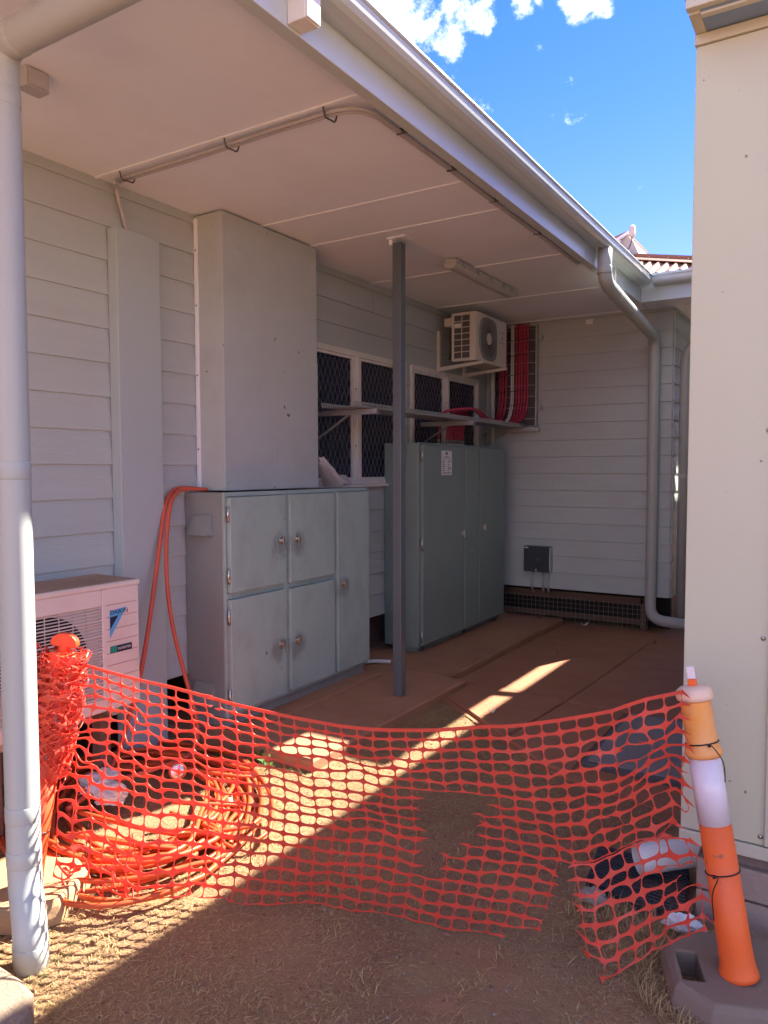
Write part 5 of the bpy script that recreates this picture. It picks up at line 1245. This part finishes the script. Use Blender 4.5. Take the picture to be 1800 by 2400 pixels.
# ================================================================== GRASS AND LITTER
def blades(name, n, region, mat, seed, lmin, lmax, wmin, wmax, lift, dens=None, tint=(0, 1), keep=None):
    g = np.random.default_rng(seed); V = []; F = []; Tn = []
    cnt = 0; tries = 0
    while cnt < n and tries < n*8:
        tries += 1
        x = g.uniform(region[0], region[1]); y = g.uniform(region[2], region[3])
        if dens is not None and g.random() > dens(x, y): continue
        if keep is not None and not keep(x, y): continue
        a = g.uniform(0, 2*math.pi); L_ = g.uniform(lmin, lmax); w = g.uniform(wmin, wmax); el = g.uniform(*lift)
        gz = -0.004 + 0.011*pn(x, y, 0, 2.2) + 0.006*pn(x, y, 3, 8) + 0.001
        dx, dy = math.cos(a), math.sin(a); px, py = -dy*w, dx*w; b = g.uniform(-0.5, 0.5)
        o = len(V)
        p0 = (x, y, gz); m = (x + dx*L_*0.5*math.cos(el) + py*b*4, y + dy*L_*0.5*math.cos(el) - px*b*4, gz + L_*0.5*math.sin(el) + 0.002)
        e = (x + dx*L_*math.cos(el*0.6), y + dy*L_*math.cos(el*0.6), gz + L_*math.sin(el)*0.8 + 0.001)
        V += [(p0[0]-px, p0[1]-py, p0[2]), (p0[0]+px, p0[1]+py, p0[2]), (m[0]-px*.8, m[1]-py*.8, m[2]), (m[0]+px*.8, m[1]+py*.8, m[2]+w*.4), e]
        F += [(o, o+1, o+3, o+2), (o+2, o+3, o+4)]
        tv = float(np.clip(g.normal(0.5, 0.25), 0, 1))*(tint[1]-tint[0]) + tint[0]
        Tn += [tv]*5; cnt += 1
    me = bpy.data.meshes.new(name); me.from_pydata(V, [], F)
    at = me.attributes.new('tint', 'FLOAT', 'POINT'); at.data.foreach_set('value', Tn)
    me.materials.append(M[mat]); o = bpy.data.objects.new(name, me); COL.objects.link(o); ORG[o] = Vector((0, 0, 0))
    return stuff(o)
def on_soil(x, y):
    if y > 3.155 and x < 1.06: return False
    if y > 3.6 and (x - 1.01)*0.63 + (y - 4.70)*0.78 > 0.0: return False
    if (x - 3.23)**2 + (y - 2.5)**2 < 0.20**2 or (x - 0.83)**2 + (y - 1.62)**2 < 0.19**2: return False
    if x > 2.95 and y > 2.80: return False
    if 2.6 < x < 2.98 and 2.8 < y < 3.13: return False
    if 0.98 < x < 1.55 and y < 1.29: return False
    return True
patch = lambda x, y: min(1.0, max(0.12, 0.75 + 1.5*pn(x, y, 2.0, 1.4) - (0.35 if x > 1.9 else 0) + 0.35*pn(x, y, 8.0, 5)))
o = blades('dry_grass', 70000, (0.3, 3.6, 0.85, 4.8), 'straw', 11, 0.007, 0.028, 0.0005, 0.0011, (0.0, 0.30), patch, (0, 1), on_soil)
tag(o, 'short dry straw covering the red soil around the mesh', 'grass')
o = blades('straw_litter', 6000, (0.4, 3.6, 0.85, 4.6), 'straw', 12, 0.018, 0.06, 0.0008, 0.0015, (0.0, 0.25), patch, (0.45, 1.0), on_soil)
tag(o, 'longer dead grass stalks scattered over the soil', 'grass')
edge = lambda x, y: 1.0 if (0.20 < math.hypot(x - 3.2, y - 2.48) < 0.30 or (2.6 < x < 3.05 and 2.62 < y < 2.82)) else 0.0
o = blades('grass_tuft', 1500, (2.55, 3.6, 2.1, 2.95), 'straw', 13, 0.03, 0.085, 0.0009, 0.0018, (0.3, 1.2), edge, (0.3, 0.9), on_soil)
tag(o, 'dry upright grass fringe around the right bollard base', 'grass')
edge2 = lambda x, y: 1.0 if (0.06 < math.hypot(x - 1.19, y - 1.43) < 0.14 or abs(y - 3.12) < 0.05 and x < 1.1) else 0.0
o = blades('green_grass', 420, (0.4, 1.4, 1.2, 3.2), 'weed', 14, 0.015, 0.05, 0.0008, 0.0016, (0.4, 1.3), edge2, (0, 1), None)
tag(o, 'sparse green blades at the downpipe foot and slab edge', 'grass')
g = np.random.default_rng(21); mb = MB()
for k in range(900):
    x, y = g.uniform(0.9, 3.4), g.uniform(0.9, 4.6)
    if k > 500: x, y = g.uniform(1.05, 1.9), g.uniform(3.3, 4.7)
    if not on_soil(x, y): continue
    s = g.uniform(0.004, 0.014); a = g.uniform(0, 6.28); z = 0.004
    P = [(x + s*math.cos(a + t)*(1 if i % 2 else .6), y + s*math.sin(a + t)*(1 if i % 2 else .6), z + g.uniform(0, .006)) for i, t in enumerate((0, 1.5, 3.1, 4.6))]
    mb.add(P, [(0, 1, 2, 3)])
tag(stuff(mb.build('leaf_litter', 'leaf', None)), 'crumbs of dead leaf strewn over the soil', 'leaf litter')

clump = lambda x, y: 1.0 if pn(x, y, 4.0, 7.0) > 0.34 else 0.0
o = blades('grass_clumps', 5200, (0.9, 3.5, 0.9, 3.4), 'straw', 17, 0.014, 0.045, 0.0007, 0.0014, (0.15, 0.8), clump, (0.25, 1.0), on_soil)
tag(o, 'small clumps of dry grass standing up from the trodden soil', 'grass')
g = np.random.default_rng(33); mb = MB()
ico = [(0, 0, 1), (0.89, 0, 0.45), (0.28, 0.85, 0.45), (-0.72, 0.53, 0.45), (-0.72, -0.53, 0.45), (0.28, -0.85, 0.45), (0.6, 0.5, -0.5), (-0.5, 0.6, -0.5), (-0.5, -0.6, -0.5), (0.6, -0.5, -0.5)]
icf = [(0, 1, 2), (0, 2, 3), (0, 3, 4), (0, 4, 5), (0, 5, 1), (1, 6, 2), (2, 7, 3), (3, 8, 4), (5, 4, 8), (5, 9, 1), (1, 9, 6), (2, 6, 7), (3, 7, 8), (5, 8, 9)]
for k in range(900):
    if k < 620:
        x, y = g.uniform(0.9, 3.5), g.uniform(0.9, 4.6); z = 0.0
        if not on_soil(x, y): continue
    else:
        x, y = g.uniform(0.45, 2.9), g.uniform(3.3, 7.6); z = 0.062 if (x < 1.02 and y < 5.0 or x < 0.88) else 0.022
        if x < 1.06 and x > 0.88 and y < 5.1: continue
    s = g.uniform(0.002, 0.0065)*(1.6 if g.random() < 0.08 else 1)*(0.6 if k >= 620 else 1); a = g.uniform(0, 6.28); c_, s_ = math.cos(a), math.sin(a)
    j = g.uniform(0.7, 1.25, (10, 3))
    mb.add([(x + (p[0]*c_ - p[1]*s_)*s*j[i][0], y + (p[0]*s_ + p[1]*c_)*s*j[i][1], z + p[2]*s*0.7*j[i][2] + s*0.2) for i, p in enumerate(ico)], icf)
tag(stuff(mb.build('gravel', 'stone', None)), 'loose grit and small stones scattered over soil and paving', 'gravel')
